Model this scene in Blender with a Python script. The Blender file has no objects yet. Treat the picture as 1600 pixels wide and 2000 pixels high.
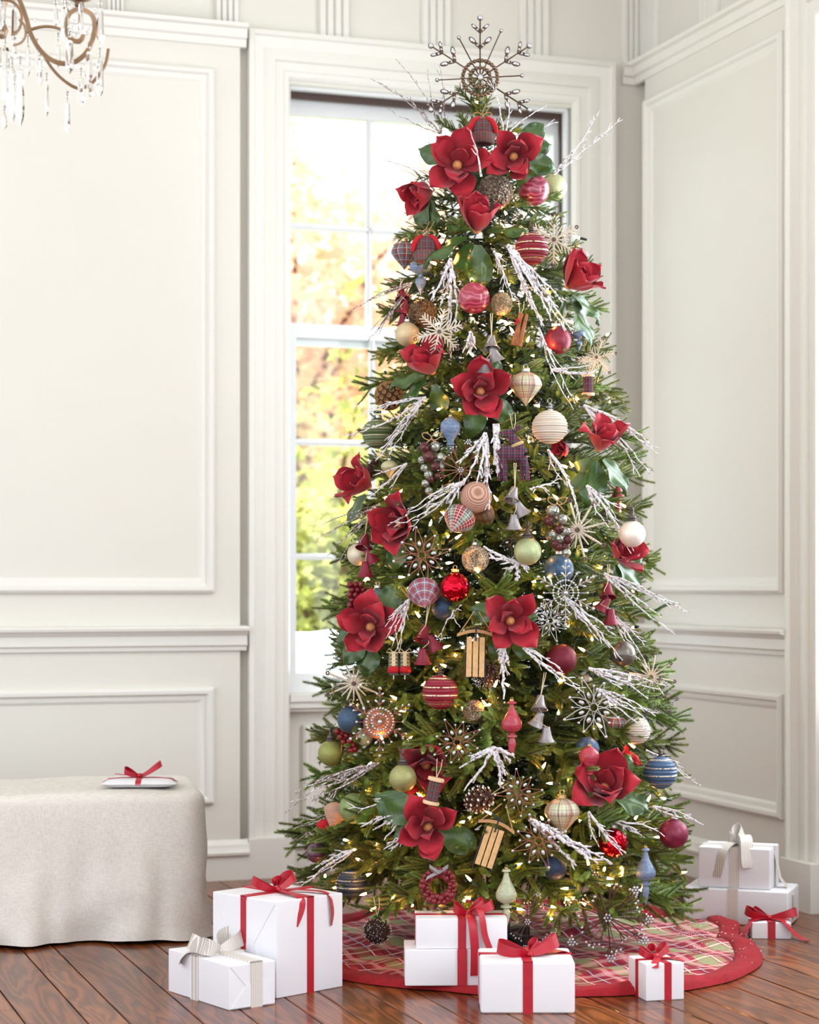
import bpy, bmesh, math, random
from mathutils import Vector, Matrix, Euler, noise
random.seed(7)
PI = math.pi
S = bpy.context.scene
COL = S.collection
# ---------------------------------------------------------------- camera, world, lights, exposure
F = 4000.0; HZ = 1145.0; H = 1.1            # focal length and horizon row in pixels of a 1600x2000 frame, eye height
AX = Vector((0.9439, 0.3304, 0)).normalized()      # along the back wall, to the right
BX = Vector((AX.y, -AX.x, 0))                      # out of the back wall, towards the camera
TH = math.atan2(AX.y, AX.x)
CN = Vector((0.950, 8.296, 0))                     # room corner on the floor

def W(px, py, Y):
    return Vector(((px-800)/F*Y, Y, H+(HZ-py)*Y/F))
def RL(u, v, z):
    return CN + AX*u + BX*v + Vector((0, 0, z))

cam = bpy.data.cameras.new('camera'); co = bpy.data.objects.new('camera', cam); COL.objects.link(co)
co.location = (0, 0, H); co.rotation_euler = (PI/2, 0, 0)
cam.sensor_width = 36; cam.sensor_fit = 'HORIZONTAL'; cam.lens = F/1600*36
cam.shift_y = (HZ-1000)/1600; cam.clip_start = 0.1; cam.clip_end = 200
cam.dof.use_dof = True; cam.dof.focus_distance = 5.85; cam.dof.aperture_fstop = 3.4
S.camera = co

world = bpy.data.worlds.new('world'); S.world = world; world.use_nodes = True
bg = world.node_tree.nodes['Background']
bg.inputs[0].default_value = (0.90, 0.95, 1.0, 1); bg.inputs[1].default_value = 2.1

def light(name, kind, loc, target, energy, color, size=1, size_y=None, spread=None):
    l = bpy.data.lights.new(name, kind); o = bpy.data.objects.new(name, l); COL.objects.link(o)
    o.location = loc; d = (Vector(target)-Vector(loc)); o.rotation_euler = d.to_track_quat('-Z', 'Y').to_euler()
    l.energy = energy; l.color = color
    if kind == 'AREA':
        l.shape = 'RECTANGLE'; l.size = size; l.size_y = size_y or size
        if spread: l.spread = spread
    if kind == 'SUN': l.angle = size
    return o
# the sun stands high over the garden and hardly enters the room
light('sun', 'SUN', (0, 20, 12), Vector((0, 20, 12)) + BX*0.22 + AX*0.12 + Vector((0, 0, -0.95)), 18.0, (1.0, 0.96, 0.90), 0.02)
# daylight through the two side windows of the right wall, and an added fill lamp at the room's open left side
light('side_window_daylight', 'AREA', RL(0.35, 2.05, 1.9), RL(-3, 2.3, 0.9), 80, (0.84, 0.92, 1.0), 1.15, 2.3)
light('front_side_window_daylight', 'AREA', RL(0.35, 4.6, 1.9), RL(-3, 2.6, 0.9), 84, (0.88, 0.94, 1.0), 1.3, 2.4)
light('left_fill_light', 'AREA', (-3.6, 1.6, 2.2), (0.2, 7, 1.2), 34, (0.92, 0.96, 1.0), 3.0, 2.6)
light('ceiling_bounce_warm', 'AREA', (-0.6, 5.2, 3.85), (-0.6, 5.6, 0), 16, (1.0, 0.93, 0.78), 3.0, 3.0)
S.view_settings.view_transform = 'Standard'; S.view_settings.look = 'None'
S.view_settings.exposure = 0.06; S.view_settings.gamma = 1.0
S.view_settings.use_curve_mapping = False
S.cycles.use_denoising = True
S.cycles.max_bounces = 8; S.cycles.transparent_max_bounces = 12; S.cycles.sample_clamp_indirect = 6.0
S.cycles.caustics_reflective = False; S.cycles.caustics_refractive = False

# ---------------------------------------------------------------- materials
def lin(c):
    return tuple(((x/255)/12.92 if x/255 <= 0.04045 else ((x/255+0.055)/1.055)**2.4) for x in c)
class NT:
    def __init__(s, name):
        s.mat = bpy.data.materials.new(name); s.mat.use_nodes = True
        s.t = s.mat.node_tree; s.b = s.t.nodes['Principled BSDF']
    def n(s, typ, **kw):
        nd = s.t.nodes.new(typ)
        for k, v in kw.items(): setattr(nd, k, v)
        return nd
    def l(s, a, b): s.t.links.new(a, b)
    def m(s, op, a, b=None, c=None, clamp=False):
        nd = s.n('ShaderNodeMath', operation=op); nd.use_clamp = clamp
        for i, x in enumerate((a, b, c)):
            if x is None: continue
            if isinstance(x, (int, float)): nd.inputs[i].default_value = x
            else: s.l(x, nd.inputs[i])
        return nd.outputs[0]
    def obj(s):
        nd = s.n('ShaderNodeTexCoord'); sp = s.n('ShaderNodeSeparateXYZ'); s.l(nd.outputs['Object'], sp.inputs[0])
        return nd.outputs['Object'], sp.outputs[0], sp.outputs[1], sp.outputs[2]
    def noise(s, vec, scale, detail=3, rough=0.5, dist=0):
        nd = s.n('ShaderNodeTexNoise'); nd.inputs['Scale'].default_value = scale; nd.inputs['Detail'].default_value = detail
        nd.inputs['Roughness'].default_value = rough; nd.inputs['Distortion'].default_value = dist
        if vec is not None: s.l(vec, nd.inputs['Vector'])
        return nd.outputs['Fac']
    def ramp(s, fac, stops, interp='LINEAR'):
        nd = s.n('ShaderNodeValToRGB'); nd.color_ramp.interpolation = interp
        e = nd.color_ramp.elements
        while len(e) < len(stops): e.new(0.5)
        for i, (p, c) in enumerate(stops):
            e[i].position = p; e[i].color = (*c, 1) if len(c) == 3 else c
        s.l(fac, nd.inputs[0]); return nd.outputs[0]
    def mix(s, fac, a, b, blend='MIX'):
        nd = s.n('ShaderNodeMix', data_type='RGBA', blend_type=blend)
        for i, x in ((0, fac), (6, a), (7, b)):
            if isinstance(x, (int, float)): nd.inputs[i].default_value = x
            elif isinstance(x, tuple): nd.inputs[i].default_value = (*x, 1) if len(x) == 3 else x
            else: s.l(x, nd.inputs[i])
        return nd.outputs[2]
    def color(s, c):
        if isinstance(c, tuple): s.b.inputs['Base Color'].default_value = (*c, 1)
        else: s.l(c, s.b.inputs['Base Color'])
    def bump(s, h, strength=0.3, dist=0.01):
        nd = s.n('ShaderNodeBump'); nd.inputs['Strength'].default_value = strength; nd.inputs['Distance'].default_value = dist
        s.l(h, nd.inputs['Height']); s.l(nd.outputs[0], s.b.inputs['Normal'])
    def set(s, **kw):
        for k, v in kw.items(): s.b.inputs[k.replace('_', ' ')].default_value = v
        return s
    def band(s, x, freq, lo, hi, phase=0.0):
        fr = s.m('FRACT', s.m('MULTIPLY_ADD', x, freq, phase+100.0))
        return s.m('MULTIPLY', s.m('GREATER_THAN', fr, lo), s.m('LESS_THAN', fr, hi))
MATS = {}
def simple(name, rgb, rough=0.5, metal=0.0, nscale=0, namp=0.15, bump=0.0, bscale=200, **kw):
    if name in MATS: return MATS[name]
    t = NT(name); c = lin(rgb)
    if nscale:
        o, x, y, z = t.obj()
        nz = t.noise(o, nscale, 3)
        t.color(t.ramp(nz, [(0.3, tuple(k*(1-namp) for k in c)), (0.7, tuple(min(1, k*(1+namp)) for k in c))]))
    else: t.color(c)
    if bump:
        o2, *_ = t.obj(); t.bump(t.noise(o2, bscale, 2), bump, 0.002)
    t.set(Roughness=rough, Metallic=metal)
    for k, v in kw.items(): t.b.inputs[k.replace('_', ' ')].default_value = v
    MATS[name] = t.mat; return t.mat

# ---------------------------------------------------------------- mesh builder
class MB:
    def __init__(s): s.v = []; s.f = []; s.mi = []
    def add(s, vs, fs, mi=0, T=None):
        o = len(s.v)
        if T is not None: vs = [tuple(T @ Vector(p)) for p in vs]
        s.v.extend(tuple(p) for p in vs); s.f.extend(tuple(i+o for i in f) for f in fs); s.mi.extend([mi]*len(fs)); return s
    def box(s, x0, x1, y0, y1, z0, z1, mi=0, T=None):
        vs = [(x, y, z) for x in (x0, x1) for y in (y0, y1) for z in (z0, z1)]
        return s.add(vs, [(0, 1, 3, 2), (4, 6, 7, 5), (0, 4, 5, 1), (2, 3, 7, 6), (0, 2, 6, 4), (1, 5, 7, 3)], mi, T)
    def sphere(s, c, r, nu=16, nv=10, mi=0, sc=(1, 1, 1), T=None):
        vs = [(c[0], c[1], c[2]+r*sc[2])]
        for j in range(1, nv):
            a = PI*j/nv
            for i in range(nu):
                b = 2*PI*i/nu
                vs.append((c[0]+r*sc[0]*math.sin(a)*math.cos(b), c[1]+r*sc[1]*math.sin(a)*math.sin(b), c[2]+r*sc[2]*math.cos(a)))
        vs.append((c[0], c[1], c[2]-r*sc[2])); n = len(vs)-1; fs = []
        for i in range(nu): fs.append((0, 1+i, 1+(i+1) % nu)); fs.append((n, n-nu+(i+1) % nu, n-nu+i))
        for j in range(nv-2):
            for i in range(nu):
                a = 1+j*nu+i; b = 1+j*nu+(i+1) % nu; fs.append((a, a+nu, b+nu, b))
        return s.add(vs, fs, mi, T)
    def lathe(s, prof, n=24, mi=0, T=None, caps=True):
        vs = []; fs = []
        for r, z in prof:
            for i in range(n):
                a = 2*PI*i/n; vs.append((r*math.cos(a), r*math.sin(a), z))
        for j in range(len(prof)-1):
            for i in range(n):
                a = j*n+i; b = j*n+(i+1) % n; fs.append((a, b, b+n, a+n))
        if caps:
            if prof[0][0] > 1e-5: fs.append(tuple(range(n))[::-1])
            if prof[-1][0] > 1e-5: fs.append(tuple(range((len(prof)-1)*n, len(prof)*n)))
        return s.add(vs, fs, mi, T)
    def tube(s, pts, r, n=6, mi=0, closed=False, T=None, flat=None):
        pts = [Vector(p) for p in pts]; m = len(pts); vs = []; fs = []
        rs = r if isinstance(r, (list, tuple)) else [r]*m
        up = None
        for k in range(m):
            if closed: d = pts[(k+1) % m]-pts[k-1]
            else: d = pts[min(k+1, m-1)]-pts[max(k-1, 0)]
            if d.length < 1e-9: d = Vector((0, 0, 1))
            d.normalize()
            if up is None: up = d.orthogonal().normalized()
            up = (up - d*up.dot(d))
            if up.length < 1e-6: up = d.orthogonal()
            up.normalize(); sd = d.cross(up)
            for i in range(n):
                a = 2*PI*i/n; q = (up*math.cos(a)+sd*math.sin(a))*rs[k]
                if flat: q = Vector((q.x, q.y*flat, q.z))
                vs.append(tuple(pts[k]+q))
        lim = m if closed else m-1
        for k in range(lim):
            for i in range(n):
                a = k*n+i; b = k*n+(i+1) % n; k2 = ((k+1) % m)*n
                fs.append((a, b, k2+(i+1) % n, k2+i))
        if not closed: fs.append(tuple(range(n))[::-1]); fs.append(tuple(range((m-1)*n, m*n)))
        return s.add(vs, fs, mi, T)
    def strip(s, pts, sides, th=0.0008, mi=0, T=None):
        """flat ribbon: pts = centre line, sides = half-width vectors"""
        m = len(pts); vs = []; fs = []
        for k in range(m):
            p = Vector(pts[k]); sd = Vector(sides[k] if isinstance(sides, list) else sides)
            d = Vector(pts[min(k+1, m-1)])-Vector(pts[max(k-1, 0)])
            nn = d.cross(sd)
            nn = nn.normalized()*th if nn.length > 1e-9 else Vector((0, 0, th))
            vs += [tuple(p-sd-nn), tuple(p+sd-nn), tuple(p+sd+nn), tuple(p-sd+nn)]
        for k in range(m-1):
            a = 4*k
            for i in range(4):
                j = (i+1) % 4; fs.append((a+i, a+j, a+4+j, a+4+i))
        fs.append((0, 3, 2, 1)); fs.append((4*m-4, 4*m-3, 4*m-2, 4*m-1))
        return s.add(vs, fs, mi, T)
    def build(s, name, mats, parent=None, smooth=True, angle=40, loc=None, rot=None, kind=None):
        me = bpy.data.meshes.new(name); me.from_pydata(s.v, [], s.f)
        if not isinstance(mats, (list, tuple)): mats = [mats]
        for m in mats: me.materials.append(m)
        if len(mats) > 1: me.polygons.foreach_set('material_index', s.mi)
        me.polygons.foreach_set('use_smooth', [smooth]*len(s.f))
        me.update()
        if smooth and angle: me.set_sharp_from_angle(angle=math.radians(angle))
        return mko(name, me, parent, loc, rot, kind)
def mko(name, me, parent=None, loc=None, rot=None, kind=None):
    o = bpy.data.objects.new(name, me); COL.objects.link(o)
    if parent is not None: o.parent = parent
    if loc is not None: o.location = loc
    if rot is not None: o.rotation_euler = rot
    if kind: o['kind'] = kind
    return o
def tag(o, label, cat, group=None):
    o['label'] = label; o['category'] = cat
    if group: o['group'] = group
    return o
def thing(name, label, cat, loc=(0, 0, 0), rot=(0, 0, 0), group=None):
    o = bpy.data.objects.new(name, None); COL.objects.link(o); o.empty_display_size = 0.02
    o.location = loc; o.rotation_euler = rot
    return tag(o, label, cat, group)
def tri(me):
    return me
# ---------------------------------------------------------------- the room
def paint(name, rgb):
    t = NT(name); o, x, y, z = t.obj(); c = lin(rgb)
    nz = t.noise(o, 1.3, 3)
    t.color(t.ramp(nz, [(0.3, tuple(k*0.97 for k in c)), (0.7, c)]))
    t.bump(t.noise(o, 260, 2), 0.05, 0.002); t.set(Roughness=0.42); t.b.inputs['Specular IOR Level'].default_value = 0.35
    return t.mat
M_WALL = paint('wall_paint', (219, 216, 208))
M_TRIM = paint('trim_paint', (225, 223, 217))
M_SASH = simple('sash_paint', (226, 228, 230), 0.35)
M_DARK = simple('dark_bead', (62, 38, 30), 0.5)
def bu(px):
    k = (px-800)/F; return (CN.y*k-CN.x)/(AX.x-AX.y*k)
def bz(px, py):
    return H+(HZ-py)*(CN.y+AX.y*bu(px))/F
def rv(px):
    k = (px-800)/F; return (CN.y*k-CN.x)/(BX.x-BX.y*k)
def rz(px, py):
    return H+(HZ-py)*(CN.y+BX.y*rv(px))/F
RLOC = (CN.x, CN.y, 0); RROT = (0, 0, TH)
def struct(mb, name, mat, parent=None, smooth=False, angle=30):
    o = mb.build(name, mat, parent, smooth, angle)
    if parent is None:
        o.location = RLOC; o.rotation_euler = RROT; o['kind'] = 'structure'
    return o
ZT = 3.95
WU0, WU1, WZ0, WZ1 = bu(566), bu(1116), 0.69, 3.015      # window opening
# back wall with the opening
mb = MB(); TW = 0.34
mb.box(-6.0, WU0, 0, TW, 0, ZT); mb.box(WU1, 0.34, 0, TW, 0, ZT); mb.box(WU0, WU1, 0, TW, WZ1, ZT); mb.box(WU0, WU1, 0.07, TW, 0, WZ0)
struct(mb, 'wall_back', M_WALL)
# right wall (local x = 0) with two openings towards the camera
V0, V1, V2, V3 = 1.48, 2.62, 3.95, 5.25
mb = MB()
mb.box(0, TW, -V0, 0, 0, ZT); mb.box(0, TW, -V2, -V1, 0, ZT); mb.box(0, TW, -7.5, -V3, 0, ZT)
for a, b in ((V0, V1), (V2, V3)):
    mb.box(0, TW, -b, -a, 0, WZ0); mb.box(0, TW, -b, -a, WZ1, ZT)
struct(mb, 'wall_right', M_WALL)
mb = MB(); mb.box(-6.0, 0.34, -7.5, 0.34, ZT, ZT+0.1); struct(mb, 'ceiling', paint('ceiling_paint', (226, 222, 212)))
# raised wall fields beside the window and on the right wall
US = bu(463)
mb = MB(); mb.box(-6.0, US, -0.045, 0.001, 0, 3.13); struct(mb, 'trim_1', M_WALL)
VS = rv(1280)
mb = MB(); mb.box(-0.045, 0.001, -(V0-0.2), -VS, 0, 3.13); struct(mb, 'trim_2', M_WALL)

def ring(mb, x0, x1, z0, z1, prof, side='b', off=0.045, open_bottom=False):
    """mitred moulding; prof = (distance inwards, height over the wall)"""
    vs = []; fs = []
    for d, h in prof:
        zb = z0+(0 if open_bottom else d)
        for (a, b) in ((x0+d, zb), (x1-d, zb), (x1-d, z1-d), (x0+d, z1-d)):
            vs.append((a, -(h+off), b) if side == 'b' else (-(h+off), -a, b))
    for k in range(len(prof)-1):
        for i in range(4):
            if open_bottom and i == 0: continue
            j = (i+1) % 4; a = 4*k
            fs.append((a+i, a+j, a+4+j, a+4+i) if side == 'b' else (a+i, a+4+i, a+4+j, a+j))
    mb.add(vs, fs)
PM = [(0, 0), (0, 0.016), (0.010, 0.026), (0.022, 0.024), (0.030, 0.012), (0.042, 0.010), (0.050, 0.004), (0.056, 0)]
n = [3]
def trim(mb, smooth=True, ang=35, mat=None):
    o = struct(mb, 'trim_%d' % n[0], mat or M_TRIM, None, smooth, ang); n[0] += 1; return o
for (x0, x1, z0, z1, sd) in ((-3.5, bu(412), 1.075, 3.035, 'b'), (-3.5, bu(411), 0.286, 0.722, 'b'), (rv(1284), rv(1558), 1.075, 3.035, 'r'), (rv(1284), rv(1557), 0.286, 0.724, 'r')):
    mb = MB(); ring(mb, x0, x1, z0, z1, PM, sd); trim(mb)
# panel below the window
mb = MB(); ring(mb, bu(600), bu(1076), 0.186, 0.566, PM, 'b', off=-0.07); trim(mb)
# rails extruded along the walls
def rail(x0, x1, prof, side='b', off=0.045):
    mb = MB(); k = len(prof); vs = []
    for a in (x0, x1):
        for h, z in prof: vs.append((a, -(h+off), z) if side == 'b' else (-(h+off), -a, z))
    fs = [(i, i+1, k+i+1, k+i) for i in range(k-1)]; fs.append(tuple(range(k))[::-1]); fs.append(tuple(range(k, 2*k)))
    mb.add(vs, fs); return trim(mb)
CR = [(0, 0.858), (0.014, 0.860), (0.016, 0.874), (0.026, 0.880), (0.026, 0.915), (0.034, 0.920), (0.040, 0.930), (0.055, 0.934), (0.058, 0.944), (0.052, 0.950), (0, 0.954)]
rail(-6.0, bu(474), CR); rail(VS+0.002, V0-0.2, CR, 'r')
PR = [(0, 3.122), (0.016, 3.124), (0.018, 3.150), (0.030, 3.156), (0.034, 3.186), (0.050, 3.192), (0.052, 3.206), (0, 3.21)]
rail(-6.0, bu(474), PR, off=0.04); rail(bu(1213), -0.05, PR, off=0.0); rail(0.0, 7.0, PR, 'r', off=0.035)
BBP = [(0, 0), (0.022, 0), (0.022, 0.090), (0.034, 0.094), (0.036, 0.104), (0.024, 0.118), (0.022, 0.132), (0.010, 0.142), (0, 0.150)]
def bboard(x0, x1, side, off, nm):
    mb = MB(); k = len(BBP); vs = []
    for a in (x0, x1):
        for h, z in BBP: vs.append((a, -(h+off), z) if side == 'b' else (-(h+off), -a, z))
    mb.add(vs, [(i, i+1, k+i+1, k+i) for i in range(k-1)]+[tuple(range(k))[::-1], tuple(range(k, 2*k))])
    struct(mb, nm, M_TRIM, None, True, 35)
bboard(-6.0, bu(478), 'b', 0.045, 'baseboard_back'); bboard(VS+0.001, V0-0.2, 'r', 0.045, 'baseboard_right')
bboard(WU0+0.01, WU1-0.01, 'b', -0.07, 'baseboard_window')
bboard(bu(1214), -0.02, 'b', 0.0, 'baseboard_corner')
# window casing (open at the foot), plinth blocks
CP = [(0, -0.005), (0, 0.052), (0.018, 0.056), (0.024, 0.044), (0.060, 0.030), (0.066, 0.034), (0.105, 0.034), (0.110, 0.024), (0.140, 0.022), (0.146, 0.028), (0.160, 0.024), (0.172, 0.004), (0.172, -0.12)]
CU0 = WU0-0.172; CU1 = WU1+0.172
mb = MB(); ring(mb, CU0, CU1, 0.0, WZ1+0.172+0.012, CP, 'b', off=0.0, open_bottom=True); trim(mb)
for a, b in ((CU0-0.004, WU0+0.002), (WU1-0.002, CU1+0.004)):
    mb = MB(); mb.box(a, b, -0.064, 0.0, 0, 0.150); trim(mb, False)
# right wall casing at the frame's edge
mb = MB(); ring(mb, V0-0.205, V1+0.205, 0.0, WZ1+0.18, CP, 'r', off=0.03, open_bottom=True); trim(mb)
mb = MB(); mb.box(-0.10, 0, -(V0+0.0), -(V0-0.215), 0, 0.165); trim(mb, False)
# fluted strips of the frieze
def flutes(x0, x1, side, off=0.0):
    mb = MB(); w = x1-x0; k = 4; prof = [(0, 0), (0, 0.012)]
    for i in range(k):
        a = w*i/k; b = w/k
        prof += [(a+b*0.12, 0.022), (a+b*0.75, 0.022), (a+b*0.9, 0.010)]
    prof += [(w, 0.012), (w, 0)]
    vs = []
    for z in (3.205, ZT):
        for d, h in prof: vs.append((x0+d, -(h+off), z) if side == 'b' else (-(h+off), -(x0+d), z))
    m = len(prof); mb.add(vs, [(i, i+1, m+i+1, m+i) for i in range(m-1)]); trim(mb, False)
for a, b in ((208, 242), (420, 466), (622, 682), (822, 880), (1013, 1071), (1214, 1256)): flutes(bu(a), bu(b), 'b')
for k in range(1, 6): flutes(bu(208)-0.47*k, bu(242)-0.47*k, 'b')
for a, b in ((1262, 1290), (1374, 1408)): flutes(rv(a), rv(b), 'r')
for k in range(1, 6): flutes(rv(1374)+0.46*k, rv(1408)+0.46*k, 'r')

# ---------------------------------------------------------------- the window
win = MB(); yb = 0.085
win.box(WU0, WU0+0.012, 0.03, 0.30, WZ0, WZ1); win.box(WU1-0.012, WU1, 0.03, 0.30, WZ0, WZ1); win.box(WU0, WU1, 0.03, 0.30, WZ1-0.012, WZ1)
window = struct(win, 'window_1', M_SASH)
mb = MB(); mb.box(WU0+0.012, WU1-0.012, yb-0.02, yb+0.0, WZ1-0.038, WZ1-0.012); mb.box(WU1-0.022, WU1-0.012, yb-0.02, yb, WZ0+1.5, WZ1-0.012)
o = mb.build('parting_bead', M_DARK, window, False); o['label'] = 'dark brown parting bead at the window head'
# stool moulding under the sash
mb = MB(); mb.box(WU0, WU1, 0.0, 0.28, WZ0-0.055, WZ0-0.03); mb.box(WU0, WU1, -0.012, 0.28, WZ0-0.03, WZ0-0.004); mb.box(WU0, WU1, 0.02, 0.28, WZ0-0.07, WZ0-0.055)
mb.build('window_stool', M_TRIM, window, False)
t = NT('window_glass'); t.set(Roughness=0.0, IOR=1.45); t.b.inputs['Transmission Weight'].default_value = 1.0; t.color((1, 1, 1))
gl = t.n('ShaderNodeBsdfGlossy'); tr = t.n('ShaderNodeBsdfTransparent'); mx = t.n('ShaderNodeMixShader'); gl.inputs['Roughness'].default_value = 0.02
tr.inputs[0].default_value = (0.97, 0.985, 0.98, 1); mx.inputs[0].default_value = 0.012
t.l(tr.outputs[0], mx.inputs[1]); t.l(gl.outputs[0], mx.inputs[2]); t.l(mx.outputs[0], t.t.nodes['Material Output'].inputs[0])
M_GLASS = t.mat
def sash(nm, z0, z1, y, stile, bot, top, rows, cols):
    x0, x1 = WU0+0.014, WU1-0.014
    mb = MB(); d = 0.02
    mb.box(x0, x0+stile, y-d, y+d, z0, z1); mb.box(x1-stile, x1, y-d, y+d, z0, z1)
    mb.box(x0+stile, x1-stile, y-d, y+d, z0, z0+bot); mb.box(x0+stile, x1-stile, y-d, y+d, z1-top, z1)
    # glazing bevel round each light
    s = mb.build(nm, M_SASH, window, False)
    gx0, gx1, gz0, gz1 = x0+stile, x1-stile, z0+bot, z1-top; mw = 0.011
    for c in cols:
        m = MB(); m.box(c-mw, c+mw, y-0.012, y+0.012, gz0, gz1); m.box(c-mw*0.45, c+mw*0.45, y-0.02, y-0.012, gz0, gz1); m.build('muntin', M_SASH, s, False)
    for r in rows:
        m = MB(); m.box(gx0, gx1, y-0.012, y+0.012, r-mw*1.1, r+mw*1.1); m.box(gx0, gx1, y-0.02, y-0.012, r-mw*0.45, r+mw*0.45); m.build('muntin', M_SASH, s, False)
    xs = [gx0]+list(cols)+[gx1]; zs = [gz0]+sorted(rows)+[gz1]
    for i in range(len(xs)-1):
        for j in range(len(zs)-1):
            m = MB(); m.box(xs[i], xs[i+1], y+0.001, y+0.004, zs[j], zs[j+1]); m.build('pane', M_GLASS, s, False)
    return s
c1 = bu(742)
cols = [c1, c1+0.352]
sash('upper_sash', 2.035, WZ1-0.012, yb+0.055, 0.012, 0.05, 0.075, [2.498], cols)
s = sash('lower_sash', WZ0, 2.115, yb+0.012, 0.034, 0.075, 0.055, [1.657, 1.215], cols)
m = MB(); m.box(bu(646), bu(676), yb-0.014, yb-0.006, 0.722, 0.742); m.box(bu(650), bu(672), yb-0.018, yb-0.012, 0.727, 0.737)
o = m.build('sash_lift', simple('pewter', (150, 152, 155), 0.4, 0.7), s, False); o['label'] = 'recessed grey metal sash lift'

# ---------------------------------------------------------------- the floor, plank by plank
def wood_floor():
    t = NT('oak_planks'); o, x, y, z = t.obj(); oi = t.n('ShaderNodeObjectInfo')
    cmb = t.n('ShaderNodeCombineXYZ'); t.l(t.m('MULTIPLY_ADD', oi.outputs['Random'], 37.0, x), cmb.inputs[0])
    t.l(t.m('MULTIPLY', y, 0.10), cmb.inputs[1]); t.l(oi.outputs['Random'], cmb.inputs[2])
    n1 = t.noise(cmb.outputs[0], 7, 3, 0.5, 0.4)
    rings = t.m('POWER', t.m('ABSOLUTE', t.m('SINE', t.m('MULTIPLY', n1, 46.0))), 1.6)
    tone = t.mix(oi.outputs['Random'], lin((138, 74, 36)), lin((170, 98, 50)))
    dark = t.mix(oi.outputs['Random'], lin((48, 18, 8)), lin((70, 32, 14)))
    c2 = t.n('ShaderNodeCombineXYZ'); t.l(x, c2.inputs[0]); t.l(t.m('MULTIPLY', y, 0.03), c2.inputs[1]); t.l(oi.outputs['Random'], c2.inputs[2])
    pores = t.noise(c2.outputs[0], 300, 2, 0.6)
    f = t.m('ADD', t.m('MULTIPLY', rings, 0.55), t.m('MULTIPLY', pores, 0.5), None, True)
    t.color(t.mix(f, tone, dark))
    t.bump(t.m('ADD', pores, t.m('MULTIPLY', t.noise(o, 3.0, 2), 1.6)), 0.10, 0.004)
    t.set(Roughness=0.30); t.b.inputs['Coat Weight'].default_value = 0.28; t.b.inputs['Specular IOR Level'].default_value = 0.2; t.b.inputs['Coat Roughness'].default_value = 0.09
    return t.mat
M_OAK = wood_floor()
mb = MB(); mb.box(-6.0, 0.0, -7.5, 0.2, -0.06, -0.022)
floor = struct(mb, 'floor', simple('subfloor', (26, 16, 12), 0.9))
edges = [0.7896, 0.9414, 1.0385, 1.2146, 1.342, 1.496, 1.6007, 1.7307, 1.852, 1.98, 2.12, 2.259, 2.417, 2.55, 2.70, 2.829]
# the numbers are distances along the back wall's direction from the eye; the corner sits at:
UC = CN.dot(AX)
es = [e-UC for e in edges]
while es[0] > -5.9: es.insert(0, es[0]-random.choice((0.10, 0.13, 0.15, 0.175)))
while es[-1] < -0.12: es.append(es[-1]+random.choice((0.12, 0.14, 0.15)))
es = [max(-5.98, e) for e in es if e < -0.02]+[-0.001]
cache = {}
for i in range(len(es)-1):
    a, b = es[i], es[i+1]; g = 0.0028 if i % 2 else 0.0012
    cuts = [-0.18]; y = random.uniform(0.8, 3.0)
    while y < 7.3: cuts.append(y); y += random.uniform(1.9, 3.2)
    cuts.append(7.48)
    for j in range(len(cuts)-1):
        L = cuts[j+1]-cuts[j]-0.0015; w = b-a-2*g; c = 0.002
        mb = MB(); vs = []
        for (x, z) in ((0, -0.02), (0, -c), (c, 0), (w-c, 0), (w, -c), (w, -0.02)):
            vs += [(x-w/2, -L/2, z), (x-w/2, L/2, z)]
        mb.add(vs, [(2*k, 2*k+1, 2*k+3, 2*k+2)[::-1] for k in range(5)]+[(0, 2, 4, 6, 8, 10), (11, 9, 7, 5, 3, 1), (0, 10, 11, 1)])
        o = mb.build('plank', M_OAK, floor, False); o.location = ((a+b)/2, -(cuts[j]+cuts[j+1])/2, 0)

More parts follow.
